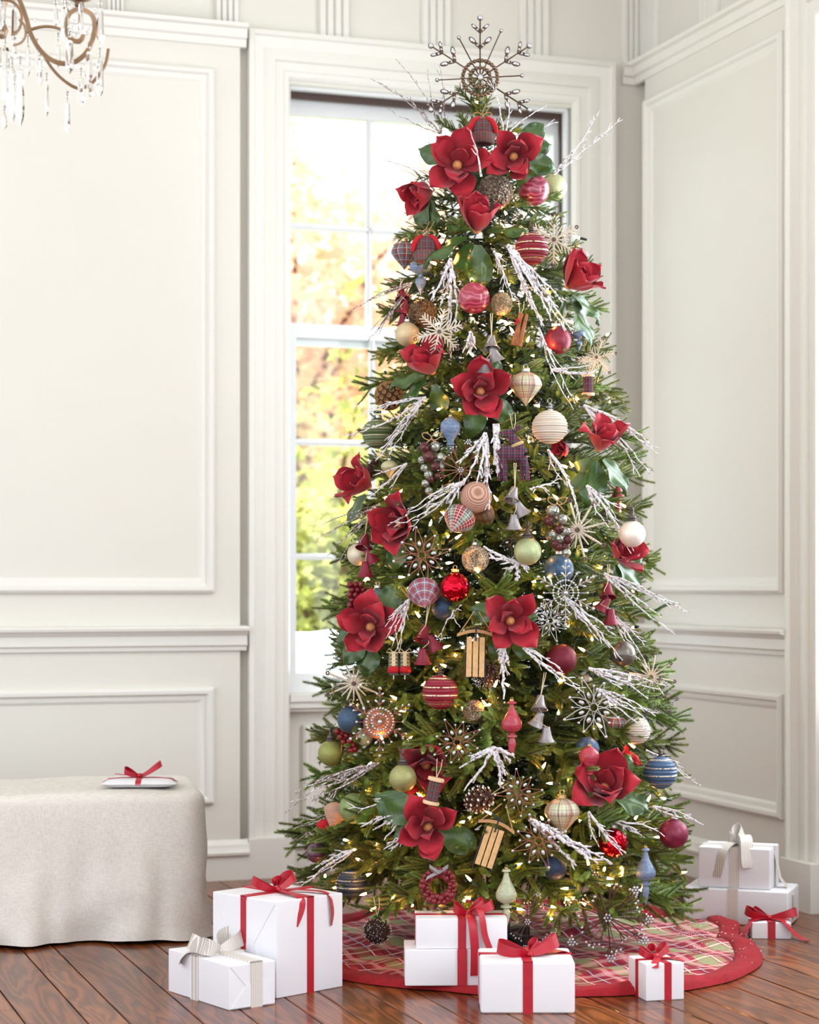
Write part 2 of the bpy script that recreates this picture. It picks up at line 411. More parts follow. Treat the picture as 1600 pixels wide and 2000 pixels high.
# ---------------------------------------------------------------- outside the window
def leafmat(name, c1, c2, trans):
    t = NT(name); o, x, y, z = t.obj()
    nz = t.noise(o, 2.2, 3); t.color(t.ramp(nz, [(0.35, lin(c1)), (0.65, lin(c2))])); t.set(Roughness=0.6)
    tl = t.n('ShaderNodeBsdfTranslucent'); t.l(t.ramp(nz, [(0.35, lin(c1)), (0.65, lin(c2))]), tl.inputs[0]); mx = t.n('ShaderNodeMixShader'); mx.inputs[0].default_value = trans
    t.l(t.b.outputs[0], mx.inputs[1]); t.l(tl.outputs[0], mx.inputs[2]); t.l(mx.outputs[0], t.t.nodes['Material Output'].inputs[0]); return t.mat
def gtree(name, label, u, yv, h, crown, nleaf, mat, size, seed, dens=1):
    rnd = random.Random(seed); root = thing(name, label, 'tree', RL(u, -yv, -0.6), (0, 0, TH))
    mb = MB(); bark = simple('garden_bark', (118, 92, 70), 0.9, nscale=20, namp=0.3)
    mb.tube([(0, 0, -0.1), (0.05, 0, h*0.3), (-0.03, 0.05, h*0.55)], [0.09, 0.075, 0.05], 8); mb.build('trunk', bark, root)
    cl = []
    for k in range(9):
        a = 2*PI*k/9+rnd.random(); rr = rnd.uniform(0.4, 1)*crown
        e = Vector((math.cos(a)*rr, math.sin(a)*rr*0.6, h*rnd.uniform(0.45, 0.98))); s0 = Vector((0, 0, h*rnd.uniform(0.3, 0.55)))
        pts = [s0.lerp(e, t)+Vector((0, 0, 0.25*math.sin(PI*t))) for t in (0, .25, .5, .75, 1)]
        m = MB(); m.tube(pts, [0.035, 0.028, 0.02, 0.013, 0.006], 5); m.build('branch', bark, root)
        cl += pts[1:]
    fm = MB()
    for i in range(nleaf):
        c = rnd.choice(cl); p = c+Vector((rnd.gauss(0, crown*0.28), rnd.gauss(0, crown*0.2), rnd.gauss(0, 0.28)))
        sc = size*rnd.uniform(0.6, 1.3); vs = []
        M = Matrix.Translation(p) @ Euler((rnd.gauss(0, 0.8), rnd.gauss(0, 0.8), rnd.uniform(0, 6.28))).to_matrix().to_4x4()
        for q in range(10):
            r_ = sc*(1.0 if q % 2 == 0 else 0.42); aa = 2*PI*q/10; vs.append((r_*math.cos(aa), r_*math.sin(aa), 0))
        fm.add(vs, [tuple(range(10))], 0, M)
    fm.build('foliage', mat, root, False, kind='stuff')
LM1 = leafmat('maple_leaf_green', (140, 148, 70), (206, 204, 120), 0.5)
LM2 = leafmat('maple_leaf_peach', (255, 226, 216), (244, 226, 196), 0.5)
gtree('garden_tree', 'tall loose maple with peach and pale gold leaves beyond the upper window panes', 0.1, 5.4, 5.2, 1.25, 4300, LM2, 0.07, 3)
gtree('garden_tree', 'blurred pale-leaved tree beyond the top right corner of the window', 3.2, 7.4, 5.2, 1.2, 2400, LM2, 0.08, 5)
gtree('garden_tree', 'yellow-green maple beyond the lower window panes', -0.55, 2.9, 2.75, 0.85, 3000, LM1, 0.05, 8)
gtree('garden_tree', 'dense green garden tree standing farthest behind the lower panes', 1.5, 11.0, 4.4, 2.0, 5600, LM1, 0.10, 12)
mb = MB(); mb.box(-9, 9, 0.6, 24, -0.72, -0.62); o = struct(mb, 'ground', simple('lawn', (110, 122, 60), 0.95, nscale=3, namp=0.3))
# white drift-like mound just outside the sill
mb = MB(); NU, NV = 40, 22; vs = []; fs = []
for j in range(NV+1):
    for i in range(NU+1):
        x = -2.6+3.6*i/NU; t_ = j/NV; a = PI*t_
        y = 1.15-0.5*math.cos(a); z = -0.62+1.52*math.sin(a)**0.55
        d = noise.noise(Vector((x*1.8, y*2.5, 3)))*0.05*math.sin(a)+noise.noise(Vector((x*6, z*3, 1)))*0.02
        vs.append((x, y-abs(d), z+d*0.8-0.10*max(0, -1.35-x)**0.5))
for j in range(NV):
    for i in range(NU):
        a = j*(NU+1)+i; fs.append((a, a+1, a+NU+2, a+NU+1))
mb.add(vs, fs); o = mb.build('snow_mound', simple('snow_white', (206, 220, 236), 0.7, nscale=8, namp=0.03), None, True, 0, RLOC, RROT)
tag(o, 'soft white mound like a snow drift just outside the window sill', 'snow')
# ---------------------------------------------------------------- the Christmas tree
TY = 6.24; TX = (968-800)/F*TY
PROFILE = [(0.16, 0.57), (0.234, 0.595), (0.546, 0.55), (0.858, 0.50), (1.17, 0.465), (1.48, 0.425), (1.716, 0.375), (1.95, 0.33), (2.184, 0.265), (2.418, 0.165), (2.56, 0.10), (2.70, 0.03)]
def rad(z):
    if z <= PROFILE[0][0]: return PROFILE[0][1]
    for (a, ra), (b, rb) in zip(PROFILE, PROFILE[1:]):
        if z <= b: return ra+(rb-ra)*(z-a)/(b-a)
    return 0.015
def axis(z):
    return Vector((TX-0.055*max(0, (z-1.7)/0.9), TY, z))
def surf(px, py, out=0.0, k=0.9):
    """the point of the tree's outside that stands at this place of the frame; out = metres in front of it"""
    Y = TY-0.3
    for _ in range(6):
        P = W(px, py, Y); a = axis(P.z); r = rad(P.z)*k; dx = P.x-a.x
        Y = TY-math.sqrt(max(0.0, r*r-dx*dx))-out
    return W(px, py, Y)
def needle_mat(name, a, b, c):
    t = NT(name); o, x, y, z = t.obj(); oi = t.n('ShaderNodeObjectInfo')
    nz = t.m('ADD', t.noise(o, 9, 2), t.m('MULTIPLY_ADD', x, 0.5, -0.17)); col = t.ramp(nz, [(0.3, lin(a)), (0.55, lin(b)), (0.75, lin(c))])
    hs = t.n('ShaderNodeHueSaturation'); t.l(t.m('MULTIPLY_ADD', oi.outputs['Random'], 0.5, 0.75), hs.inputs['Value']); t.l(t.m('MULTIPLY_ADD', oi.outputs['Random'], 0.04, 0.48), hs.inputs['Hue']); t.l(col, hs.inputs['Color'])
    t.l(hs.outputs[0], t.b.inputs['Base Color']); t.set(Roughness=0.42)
    t.b.inputs['Specular IOR Level'].default_value = 0.4
    return t.mat
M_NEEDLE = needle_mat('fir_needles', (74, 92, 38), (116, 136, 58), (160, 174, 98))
M_BARK = simple('fir_bark', (74, 52, 34), 0.9)
def needles(mb, pts, rnd, dens=900, ln=0.016, w=0.00105, mi=0):
    """needles all round a twig, leaning to its tip"""
    L = sum((pts[i+1]-pts[i]).length for i in range(len(pts)-1)); N = max(6, int(L*dens))
    for q in range(N):
        t = (q+rnd.random())/N; s_ = t*(len(pts)-1); i = min(int(s_), len(pts)-2)
        p = pts[i].lerp(pts[i+1], s_-i); d = (pts[i+1]-pts[i]).normalized()
        a = q*2.39996+rnd.uniform(-0.4, 0.4); o = d.orthogonal().normalized(); e = d.cross(o)
        side = o*math.cos(a)+e*math.sin(a)
        lean = 0.60+0.9*max(0, t-0.8)*5*0.6
        nd = (side+d*lean).normalized(); l_ = ln*rnd.uniform(0.8, 1.15)*(1-0.25*t)
        wv = nd.cross(side if abs(nd.dot(side)) < .95 else d).normalized()*w
        b = len(mb.v); tip = p+nd*l_; mid = p+nd*l_*0.45
        mb.v += [tuple(p), tuple(mid+wv), tuple(tip), tuple(mid-wv)]
        mb.f.append((b, b+1, b+2, b+3)); mb.mi.append(mi)
def branch_mesh(seed, L=0.5, ntw=9, dens=900, droop=0.0, nw=0.00105):
    rnd = random.Random(seed); mb = MB()
    N = 8; sp = []
    for i in range(N+1):
        t = i/N; sp.append(Vector((L*t, rnd.gauss(0, 0.004)*t, -droop*t*t+0.03*t*t)))
    mb.tube(sp, [0.005*(1-0.75*i/N) for i in range(N+1)], 5, 1)
    needles(mb, sp[int(N*0.42):], rnd, dens, 0.0145, nw)
    for k in range(ntw):
        t = 0.30+0.64*k/(ntw-1); s_ = t*N; i = min(int(s_), N-1); p = sp[i].lerp(sp[i+1], s_-i)
        for sg in ((-1, 1, 1, -1) if dens > 1000 else (-1, 1)):
            if rnd.random() < 0.10: continue
            l_ = L*(0.36-0.20*t)*rnd.uniform(0.75, 1.2); an = math.radians(rnd.uniform(28, 60))*sg; up = rnd.choice((-1, 1))*rnd.uniform(0.0, 0.85)
            d = Vector((math.cos(an), math.sin(an), up)).normalized(); q = [p]
            for j in range(1, 4): q.append(q[-1]+(d+Vector((0.12*j, 0, -droop*0.6+0.03*j))).normalized()*l_/3)
            mb.tube(q, [0.0022, 0.0018, 0.0014, 0.0008], 4, 1)
            needles(mb, q, rnd, dens, 0.0145, nw)
    return mb
tree = thing('christmas_tree', 'tall decorated green fir tree in front of the window', 'christmas tree', (TX, TY, 0))
mb = MB(); mb.tube([(0, 0, 0.02), (0, 0, 0.6), (0, 0, 1.3), (-0.012, 0, 1.9), (-0.055, 0, 2.62)], [0.03, 0.028, 0.022, 0.014, 0.004], 10)
mb.build('trunk', M_BARK, tree)
mb = MB(); mb.lathe([(0.0, 0.015), (0.10, 0.015), (0.10, 0.03), (0.045, 0.05), (0.04, 0.16), (0.033, 0.165)], 16)
for k in range(4):
    a = PI/4+k*PI/2; mb.box(0.03, 0.14, -0.015, 0.015, 0.02, 0.05, 0, Matrix.Rotation(a, 4, 'Z'))
mb.build('stand', simple('black_stand', (24, 26, 26), 0.5), tree)
VARS = []
for k in range(9):
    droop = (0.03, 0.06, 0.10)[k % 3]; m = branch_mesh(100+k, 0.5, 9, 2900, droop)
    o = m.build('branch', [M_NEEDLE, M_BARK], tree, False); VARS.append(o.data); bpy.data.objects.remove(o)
rt = random.Random(21)
def put_branch(z, ang, reach, pitch, var, sc, roll):
    """tip at distance reach from the axis; the branch starts further in"""
    a = axis(z)-Vector((TX, TY, 0)); d = Vector((math.cos(ang), math.sin(ang), 0))
    L = 0.5*sc; tip = a+d*reach; start = tip-(d*math.cos(pitch)+Vector((0, 0, 1))*math.sin(pitch))*L*1.0
    o = mko('branch', VARS[var], tree, tuple(start)); o.rotation_mode = 'XYZ'
    R = Matrix.Rotation(ang, 4, 'Z') @ Matrix.Rotation(-pitch, 4, 'Y') @ Matrix.Rotation(roll, 4, 'X')
    o.rotation_euler = R.to_euler(); o.scale = (sc, sc, sc)
nb = 0; z = 0.20; row = 0
while z < 2.56:
    r = rad(z); cnt = max(8, int(round(r*42)))
    for k in range(cnt):
        ang = 2*PI*(k+0.5*(row % 2)+rt.uniform(-0.25, 0.25))/cnt
        # fewer branches on the far side, which faces the window
        back = math.sin(ang)
        if back > 0.55 and rt.random() < 0.45: continue
        rr = r*rt.uniform(0.93, 1.06)
        sc = min(1.0, max(0.34, rr*1.75)); pitch = rt.uniform(-0.38, 0.18)+(0.25 if z > 2.2 else 0)+(0.35 if z > 2.4 else 0)
        if z < 0.35: pitch = rt.uniform(-0.5, -0.1)
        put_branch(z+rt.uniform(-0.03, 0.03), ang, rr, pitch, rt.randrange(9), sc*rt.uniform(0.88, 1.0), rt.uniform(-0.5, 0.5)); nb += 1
    z += 0.115 if z < 2.1 else 0.085; row += 1
print('branches', nb)
for k in range(7):       # the upright leader
    a = k*2.4; put_branch(2.53+0.022*k, a, 0.075-0.006*k, 0.9, k % 9, 0.30, 0)
# inner foliage between the branches, too dense to tell apart
mi_ = MB(); ri = random.Random(5)
base = []
for k in range(3):
    b = branch_mesh(300+k, 0.40, 6, 620, 0.02, 0.0019); base.append(b)
for q in range(330):
    z = 0.24+2.2*(q/330); r = rad(z)*ri.uniform(0.50, 0.88); ang = q*2.39996; a = axis(z)-Vector((TX, TY, 0))
    sc = min(1, r*2.6+0.1); d = Vector((math.cos(ang), math.sin(ang), 0)); pit = ri.uniform(-0.6, 0.3)
    T = Matrix.Translation(a+d*(r-0.40*sc)+Vector((0, 0, -pit*0.15))) @ Matrix.Rotation(ang, 4, 'Z') @ Matrix.Rotation(-pit, 4, 'Y') @ Matrix.Scale(sc, 4)
    b = base[q % 3]; mi_.add(b.v, b.f, 0, T)
o = mi_.build('inner_foliage', needle_mat('shaded_inner_needles', (46, 60, 26), (64, 80, 34), (88, 102, 48)), tree, False, kind='stuff')  # needles coloured darker to imitate the deep shade inside the tree

# ---------------------------------------------------------------- the string of lights
M_BULB = NT('lit_bulb'); M_BULB.color((1, 0.6, 0.25)); M_BULB.b.inputs['Emission Color'].default_value = (1.0, 0.42, 0.10, 1); M_BULB.b.inputs['Emission Strength'].default_value = 85; M_BULB = M_BULB.mat
M_WIRE = simple('green_wire', (22, 52, 42), 0.5)
LIGHTS = [(935,200),(1010,262),(945,298),(1028,418),(1133,465),(990,420),(870,462),(862,480),(875,500),(900,572),(980,500),(985,517),(852,516),(922,548),(998,556),(1073,565),(990,580),(806,583),(850,635),(868,617),(990,630),(1003,650),(905,597),(1077,635),(1120,630),(1185,655),(987,634),(1030,667),(1045,695),(1002,715),(1075,685),(822,677),(925,695),(752,725),(1157,728),(890,758),(992,770),(1055,793),(1113,775),(1130,783),(1190,788),(1175,815),(895,800),(855,800),(745,805),(1012,865),(1036,865),(972,978),(870,1005),(950,895),(1120,912),(750,975),(778,965),(1090,975),(1108,913),(1055,975),(1210,1000),(1222,990),(1079,992),(1050,1000),(1048,1040),(840,1028),(872,1050),(890,1052),(1063,1077),(1147,1075),(1178,1108),(1245,1078),(872,1100),(935,1117),(1070,1130),(1048,1135),(778,1127),(712,1135),(1050,1165),(1210,1140),(1238,1155),(820,1205),(938,1180),(1113,1224),(1240,1225),(1157,1250),(866,1265),(902,1265),(945,1265),(893,1282),(850,1305),(872,1302),(1142,1271),(830,1335),(775,1365),(793,1388),(950,1378),(966,1341),(953,1377),(995,1340),(1090,1395),(1045,1413),(900,1385),(1190,1375),(1090,1330),(747,1445),(796,1446),(895,1460),(720,1495),(712,1545),(1080,1530),(1112,1525),(1240,1460),(1175,1420),(825,1558),(907,1605),(1033,1585),(1135,1605),(1060,1600),(1265,1565),(915,1600),(672,1640),(733,1648),(690,1660),(703,1680),(630,1668),(635,1712),(715,1710),(650,1735),(715,1745),(765,1760),(725,1778),(1010,1690),(920,1720),(855,1765),(905,1762),(918,1755),(1110,1735),(1123,1755),(1107,1760),(1145,1768),(1180,1700),(1185,1715),(1215,1695),(1215,1710),(1195,1728),(1252,1742),(1330,1705),(1078,1795),(1075,1770),(1010,1775),(1290,1635),(806,1768),(1010,1610),(960,1590),(1150,1690),(1060,1500),(975,1530),(760,1600),(830,1650),(1240,1600),(660,1480),(1300,1560),(800,1150),(1160,1180),(700,1340),(1230,1330),(770,1250)]
sl = thing('string_lights', 'string of warm white mini lights wound through the tree', 'fairy lights', (TX, TY, 0))
pos = []
for (px, py) in LIGHTS: pos.append(surf(px, py, 0.0, 0.95))
rl = random.Random(4)
for q in range(46):                                # the far side and the depth of the tree
    z = rl.uniform(0.3, 2.3); a = rl.uniform(0.1, PI-0.1); r = rad(z)*0.85
    pos.append(axis(z)+Vector((math.cos(a)*r, math.sin(a)*r, 0)))
bm_ = MB(); bm_.lathe([(0.0, -0.002), (0.0032, 0), (0.0036, 0.006), (0.0030, 0.012), (0.0010, 0.019), (0, 0.022)], 8)
so = MB(); so.lathe([(0.0, -0.022), (0.0035, -0.022), (0.0042, -0.002), (0.0036, 0.0), (0, 0.0)], 8)
b0 = bm_.build('bulb', M_BULB, sl); s0 = so.build('socket', M_WIRE, sl)
first = True
for p in pos:
    rot = (rl.uniform(-1.2, 1.9), rl.uniform(-1.4, 1.4), rl.uniform(0, 6.28)); q = p-Vector((TX, TY, 0))
    if first: b, s_ = b0, s0; first = False
    else:
        b = b0.copy(); COL.objects.link(b); s_ = s0.copy(); COL.objects.link(s_); s_.parent = b
    b.location = q; b.rotation_euler = rot
s0.parent = b0
order = sorted(pos, key=lambda p: (round(p.z/0.12), math.atan2(p.y-TY, p.x-TX)*(1 if int(round(p.z/0.12)) % 2 else -1)))
pts = []
for i in range(len(order)-1):
    a, b = order[i], order[i+1]
    for t in (0, 0.5):
        m = a.lerp(b, t); ax_ = axis(m.z); v = m-ax_; rr = rad(m.z)*0.80
        if v.length > rr: v = v.normalized()*rr
        pts.append(ax_+v-Vector((TX, TY, 0.02 if t else 0)))
mb = MB(); mb.tube(pts, 0.0013, 4); mb.build('wire', M_WIRE, sl)
# ---------------------------------------------------------------- ornament materials
def plaidmat(name, base, bands, mode='round', rough=0.75, sheen=0.0, bump=0.3, metal=0.0):
    """bands: (axis 'a' or 'b', frequency, lo, hi, phase, colour, strength); a = round / across, b = height"""
    t = NT(name); o, x, y, z = t.obj()
    if mode == 'round': a = t.m('MULTIPLY_ADD', t.m('ARCTAN2', y, x), 1/(2*PI), 0.5); b = z
    elif mode == 'flat': a = x; b = y
    elif mode == 'diag': a = t.m('ADD', t.m('MULTIPLY', x, .88), t.m('MULTIPLY', y, .47)); b = t.m('ADD', t.m('MULTIPLY', y, .88), t.m('MULTIPLY', x, -.47))
    else: a = x; b = z
    col = lin(base)
    for ax_, fr, lo, hi, ph, c, st in bands:
        m = t.band(a if ax_ == 'a' else b, fr, lo, hi, ph)
        col = t.mix(t.m('MULTIPLY', m, st), col, lin(c))
    t.color(col); t.set(Roughness=rough, Metallic=metal)
    if bump: t.bump(t.noise(o, 60 if mode == 'round' else 700, 2), bump, 0.004)
    return t.mat
def ballmat(kind, rgb, rgb2=None):
    key = 'ornament_%s_%d_%d_%d' % (kind, *rgb)
    if key in MATS: return MATS[key]
    t = NT(key); c = lin(rgb); c2 = lin(rgb2) if rgb2 else tuple(min(1, k*1.8+0.02) for k in c); o, x, y, z = t.obj()
    if kind == 'glitter':
        v = t.n('ShaderNodeTexVoronoi'); v.inputs['Scale'].default_value = 46; t.l(o, v.inputs['Vector'])
        sp = t.n('ShaderNodeSeparateColor'); t.l(v.outputs['Color'], sp.inputs[0])
        t.color(t.mix(t.m('POWER', sp.outputs[0], 2.5), c, c2)); t.set(Roughness=0.42, Metallic=0.45)
        t.bump(sp.outputs[1], 0.35, 0.03)
    elif kind == 'matte': t.color(t.ramp(t.noise(o, 2.2, 2), [(0.3, c), (0.8, c2)])); t.set(Roughness=0.5, Metallic=0.25); t.b.inputs['Coat Weight'].default_value = 0.15
    elif kind == 'shiny': t.color(c); t.set(Roughness=0.04, Metallic=0.92); t.bump(t.noise(o, 3, 1), 0.15, 0.05)
    elif kind == 'marble':
        w = t.n('ShaderNodeTexWave', bands_direction='Z'); w.inputs['Scale'].default_value = 0.55; w.inputs['Distortion'].default_value = 11; w.inputs['Detail'].default_value = 3; w.inputs['Detail Scale'].default_value = 0.7; t.l(o, w.inputs['Vector'])
        t.color(t.ramp(w.outputs['Fac'], [(0.15, c), (0.6, c2), (1.0, c)])); t.set(Roughness=0.3); t.b.inputs['Coat Weight'].default_value = 0.5
    elif kind == 'painted':       # brushed paint in turned rings
        cx = t.n('ShaderNodeCombineXYZ'); t.l(t.m('MULTIPLY', x, 1.2), cx.inputs[0]); t.l(t.m('MULTIPLY', y, 1.2), cx.inputs[1]); t.l(t.m('MULTIPLY', z, 9), cx.inputs[2])
        t.color(t.ramp(t.noise(cx.outputs[0], 1.5, 4, 0.7), [(0.40, c), (0.72, c2)])); t.set(Roughness=0.42); t.b.inputs['Coat Weight'].default_value = 0.2
    elif kind == 'mercury':
        nz = t.noise(o, 9, 5, 0.7); t.color(t.ramp(nz, [(0.40, c), (0.55, c2)])); t.set(Metallic=0.9); t.l(t.ramp(nz, [(0.4, (0.1,)*3), (0.6, (0.45,)*3)]), t.b.inputs['Roughness'])
        t.bump(nz, 0.6, 0.06)
    elif kind == 'mosaic':
        v = t.n('ShaderNodeTexVoronoi'); v.inputs['Scale'].default_value = 7; t.l(o, v.inputs['Vector']); sp = t.n('ShaderNodeSeparateColor'); t.l(v.outputs['Color'], sp.inputs[0])
        t.color(t.mix(sp.outputs[0], c, c2)); t.set(Roughness=0.35, Metallic=0.5); t.bump(v.outputs['Distance'], 0.9, 0.08)
    elif kind == 'twine':
        w = t.m('SINE', t.m('MULTIPLY', z, 52)); t.color(t.mix(t.m('MULTIPLY_ADD', w, 0.5, 0.5), c, c2)); t.set(Roughness=0.85); t.bump(w, 0.35, 0.012)
    elif kind == 'stripes':       # metallic bands painted between ribs
        f = t.m('FRACT', t.m('MULTIPLY_ADD', z, 2.15, 10.42)); m = t.m('MULTIPLY', t.m('LESS_THAN', f, 0.17), t.m('GREATER_THAN', t.noise(o, 9, 3), 0.38))
        nz = t.m('SINE', t.m('MULTIPLY', z, 30)); b = t.mix(t.m('MULTIPLY_ADD', nz, 0.25, 0.3), c, tuple(k*0.55 for k in c))
        t.color(t.mix(m, b, c2)); t.set(Roughness=0.42); t.l(t.m('MULTIPLY', m, 0.7), t.b.inputs['Metallic'])
        t.bump(nz, 0.4, 0.03)
    MATS[key] = t.mat; return t.mat
M_GOLD = simple('gold_cap', (196, 172, 120), 0.3, 0.9); M_SILV = simple('silver_cap', (190, 190, 186), 0.3, 0.9)
M_BRONZE = simple('bronze_cap', (92, 82, 80), 0.5, 0.6); M_TWINE = simple('twine', (176, 138, 96), 0.9, nscale=300, namp=0.3)
M_PTWINE = simple('pale_twine', (206, 188, 160), 0.9); M_COPWIRE = simple('copper_wire', (138, 84, 66), 0.4, 0.7); M_SILWIRE = simple('grey_wire', (170, 164, 160), 0.35, 0.8)
M_BRNWIRE = simple('brown_wire', (78, 58, 50), 0.45, 0.6); M_LOOP = simple('loop_wire', (150, 150, 150), 0.3, 0.9)
t = NT('crystal_jewel'); t.color((0.50, 0.52, 0.56)); t.set(Roughness=0.10, Metallic=0.6); t.b.inputs['Coat Weight'].default_value = 0.6; M_JEWEL = t.mat
M_WOOD = simple('pale_wood', (206, 164, 112), 0.6, nscale=60, namp=0.12); M_WOODC = simple('spool_wood', (222, 190, 150), 0.6, nscale=40, namp=0.1)
M_IRON = simple('black_iron', (36, 38, 46), 0.5, 0.3); M_FELT = simple('red_felt', (176, 22, 34), 0.95, bump=0.4, bscale=400)

# ---------------------------------------------------------------- ornament shapes (radius 1, hanging, facing -Y)
def circ(n=32, nv=20, f=None):
    return [((f(PI*j/nv) if f else 1)*math.sin(PI*j/nv), math.cos(PI*j/nv)) for j in range(nv+1)]
SH = {}
def shape(kind, **kw):
    key = (kind,)+tuple(sorted(kw.items()))
    if key in SH: return SH[key]
    mb = MB()
    if kind == 'ball': mb.lathe(circ(), 36, caps=False)
    elif kind == 'ribbed':
        mb.lathe([((1+0.022*math.sin(60*math.cos(PI*j/64)*1.0))*math.sin(PI*j/64), 0.97*math.cos(PI*j/64)) for j in range(65)], 36, caps=False)
    elif kind == 'yarn':
        mb.lathe([((1+0.03*math.sin(34*math.cos(PI*j/56)))*math.sin(PI*j/56), 0.95*math.cos(PI*j/56)) for j in range(57)], 30, caps=False)
    elif kind == 'onion':
        pr = []
        for j in range(31):
            t_ = j/30
            if t_ < 0.5: a = PI*t_; pr.append((math.sin(a)**0.95, 0.82*math.cos(a)))
            else:
                s_ = (t_-0.5)*2; pr.append((math.cos(s_*PI/2)**0.9*(1-0.35*s_), -1.25*s_**1.15))
        pr[0] = (0, 0.82); pr[-1] = (0.015, -1.27); mb.lathe(pr, 36, caps=False)
    elif kind == 'rough':
        mb.lathe(circ(nv=26), 40, caps=False)
        mb.v = [tuple(Vector(p)*(1+0.09*noise.noise(Vector(p)*kw.get('f', 5))+0.03*noise.noise(Vector(p)*14))) for p in mb.v]
    elif kind == 'onion_tall': mb.lathe([(0, .95), (.35, .9), (.75, .65), (1, .2), (.98, -.1), (.8, -.5), (.45, -.95), (.2, -1.3), (.05, -1.6), (0, -1.65)], 30, caps=False)
    elif kind == 'bell':
        mb.lathe([(0.0, 0.9), (0.34, 0.9), (0.40, 0.84), (0.46, 0.5), (0.56, 0.05), (0.72, -0.42), (0.92, -0.7), (1.0, -0.78), (0.98, -0.82), (0.86, -0.72), (0.66, -0.42), (0.5, 0.05), (0.36, 0.7), (0, 0.75)], 26, caps=False)
    elif kind.startswith('finial'):
        P_ = {'finial_long': [(0, 2.25), (.28, 2.24), (.45, 2.1), (.45, 2.0), (.2, 1.92), (.2, 1.75), (.38, 1.3), (.7, .75), (.97, .2), (1, -.1), (.93, -.4), (.7, -.65), (.35, -.82), (.25, -.9), (.25, -1.0), (.5, -1.08), (.52, -1.25), (.25, -1.35), (.25, -1.45), (.38, -1.7), (.4, -2.0), (.3, -2.6), (.12, -3.1), (0, -3.3)],
              'finial_drop': [(0, 1.05), (.2, 1.04), (.3, .95), (.6, .8), (.92, .45), (1, .1), (.93, -.3), (.65, -.8), (.4, -1.2), (.3, -1.5), (.4, -1.58), (.4, -1.7), (.22, -1.82), (.32, -2.0), (.3, -2.2), (.1, -2.7), (0, -2.8)],
              'finial_pear': [(0, 2.3), (.3, 2.28), (.42, 2.15), (.42, 2.05), (.22, 1.95), (.25, 1.7), (.4, 1.2), (.75, .55), (.98, .05), (1, -.2), (.9, -.55), (.6, -.8), (.25, -.95), (.25, -1.05), (.52, -1.12), (.52, -1.3), (.25, -1.4), (.32, -1.6), (.4, -1.8), (.28, -2.5), (0, -3.4)],
              'finial_disc': [(0, 1.1), (.2, 1.05), (.2, .8), (.5, .72), (.9, .45), (1, .15), (.9, -.15), (.5, -.4), (.2, -.5), (.2, -.75), (.45, -.95), (.5, -1.25), (.3, -1.7), (0, -2.4)]}
        mb.lathe(P_[kind], 28, caps=False)
    o = mb.build('ornament', [], None, True, 50); me = o.data; bpy.data.objects.remove(o); SH[key] = me; return me
def inst(name, me, mat, parent, loc=(0, 0, 0), rot=(0, 0, 0), sc=1):
    """one more object of a shared mesh; the material sits on the object"""
    if not me.materials: me.materials.append(mat)
    o = mko(name, me, parent, loc, rot)
    o.material_slots[0].link = 'OBJECT'; o.material_slots[0].material = mat
    if sc != 1: o.scale = (sc,)*3 if isinstance(sc, (int, float)) else sc
    return o
CAPM = {}
def cap_mesh(kind):
    if kind in CAPM: return CAPM[kind]
    mb = MB()
    if kind == 'crown':
        mb.lathe([(0, .0), (.27, 0), (.30, .03), (.26, .06), (.26, .22), (.22, .25), (0, .26)], 14)
        mb.tube([(0.13*math.cos(a), 0, 0.36+0.13*math.sin(a)) for a in [2*PI*i/14 for i in range(14)]], 0.022, 5, closed=True)
    elif kind == 'stem':
        mb.lathe([(0, 0), (.16, 0), (.16, .06), (.10, .1), (.16, .16), (.16, .2), (.09, .26), (.12, .32), (.06, .42), (0, .44)], 12)
        mb.tube([(0.12*math.cos(a), 0, 0.54+0.12*math.sin(a)) for a in [2*PI*i/14 for i in range(14)]], 0.025, 5, closed=True)
    elif kind == 'deer':
        mb.lathe([(0, 0), (.33, -.02), (.35, .1), (.25, .16), (.30, .24), (.28, .36), (.2, .42), (0, .44)], 16)
        mb.tube([(0, 0.02, .36), (0, 0, .6), (0, -.05, .82), (0, -.16, .95)], [.17, .13, .13, .11], 10); mb.sphere((0, -.14, .92), .15, 10, 8, sc=(0.85, 1.1, .9)); mb.sphere((0, -.30, .86), .09, 8, 6)
        for s_ in (-1, 1):
            mb.tube([(s_*.1, -.1, .98), (s_*.24, -.08, 1.02)], [.05, .02], 6)
            mb.tube([(s_*.07, -.08, 1.02), (s_*.2, -.05, 1.16), (s_*.34, -.05, 1.25), (s_*.38, -.05, 1.42)], [.035, .032, .028, .012], 6)
            mb.tube([(s_*.2, -.05, 1.16), (s_*.2, -.07, 1.34)], [.028, .01], 5); mb.tube([(s_*.34, -.05, 1.25), (s_*.46, -.06, 1.32)], [.025, .01], 5)
    o = mb.build('cap', [], None, True, 40); CAPM[kind] = o.data; bpy.data.objects.remove(o); return CAPM[kind]
def place(name, label, cat, px, py, group, out=0.0, yaw=0.0, roll=0.0, k=0.92, pitch=0.0):
    P = surf(px, py, out, k); r = thing(name, label, cat, P, (pitch, roll, yaw), group); return r, P
GB = 'glass ball ornaments on the tree'; GF = 'turned finial ornaments on the tree'; GS = 'jewelled snowflake ornaments on the tree'; GM = 'red magnolia flowers on the tree'
GT = 'frosted twig sprays in the tree'; GBE = 'bell cluster ornaments on the tree'
def loop(parent, top, L, mat=None, w=0.010, th=0.0011, lean=0.0):
    """hanging loop of twine, metres"""
    mb = MB(); mb.tube([(0, 0, top), (-w/2+lean*.3, 0, top+L*.45), (-w+lean, 0, top+L)], th, 5); mb.tube([(0, 0, top), (w*.6+lean*.4, 0, top+L*.5), (w*.5+lean, 0, top+L)], th, 5)
    return mb.build('hanging_loop', mat or M_PTWINE, parent)
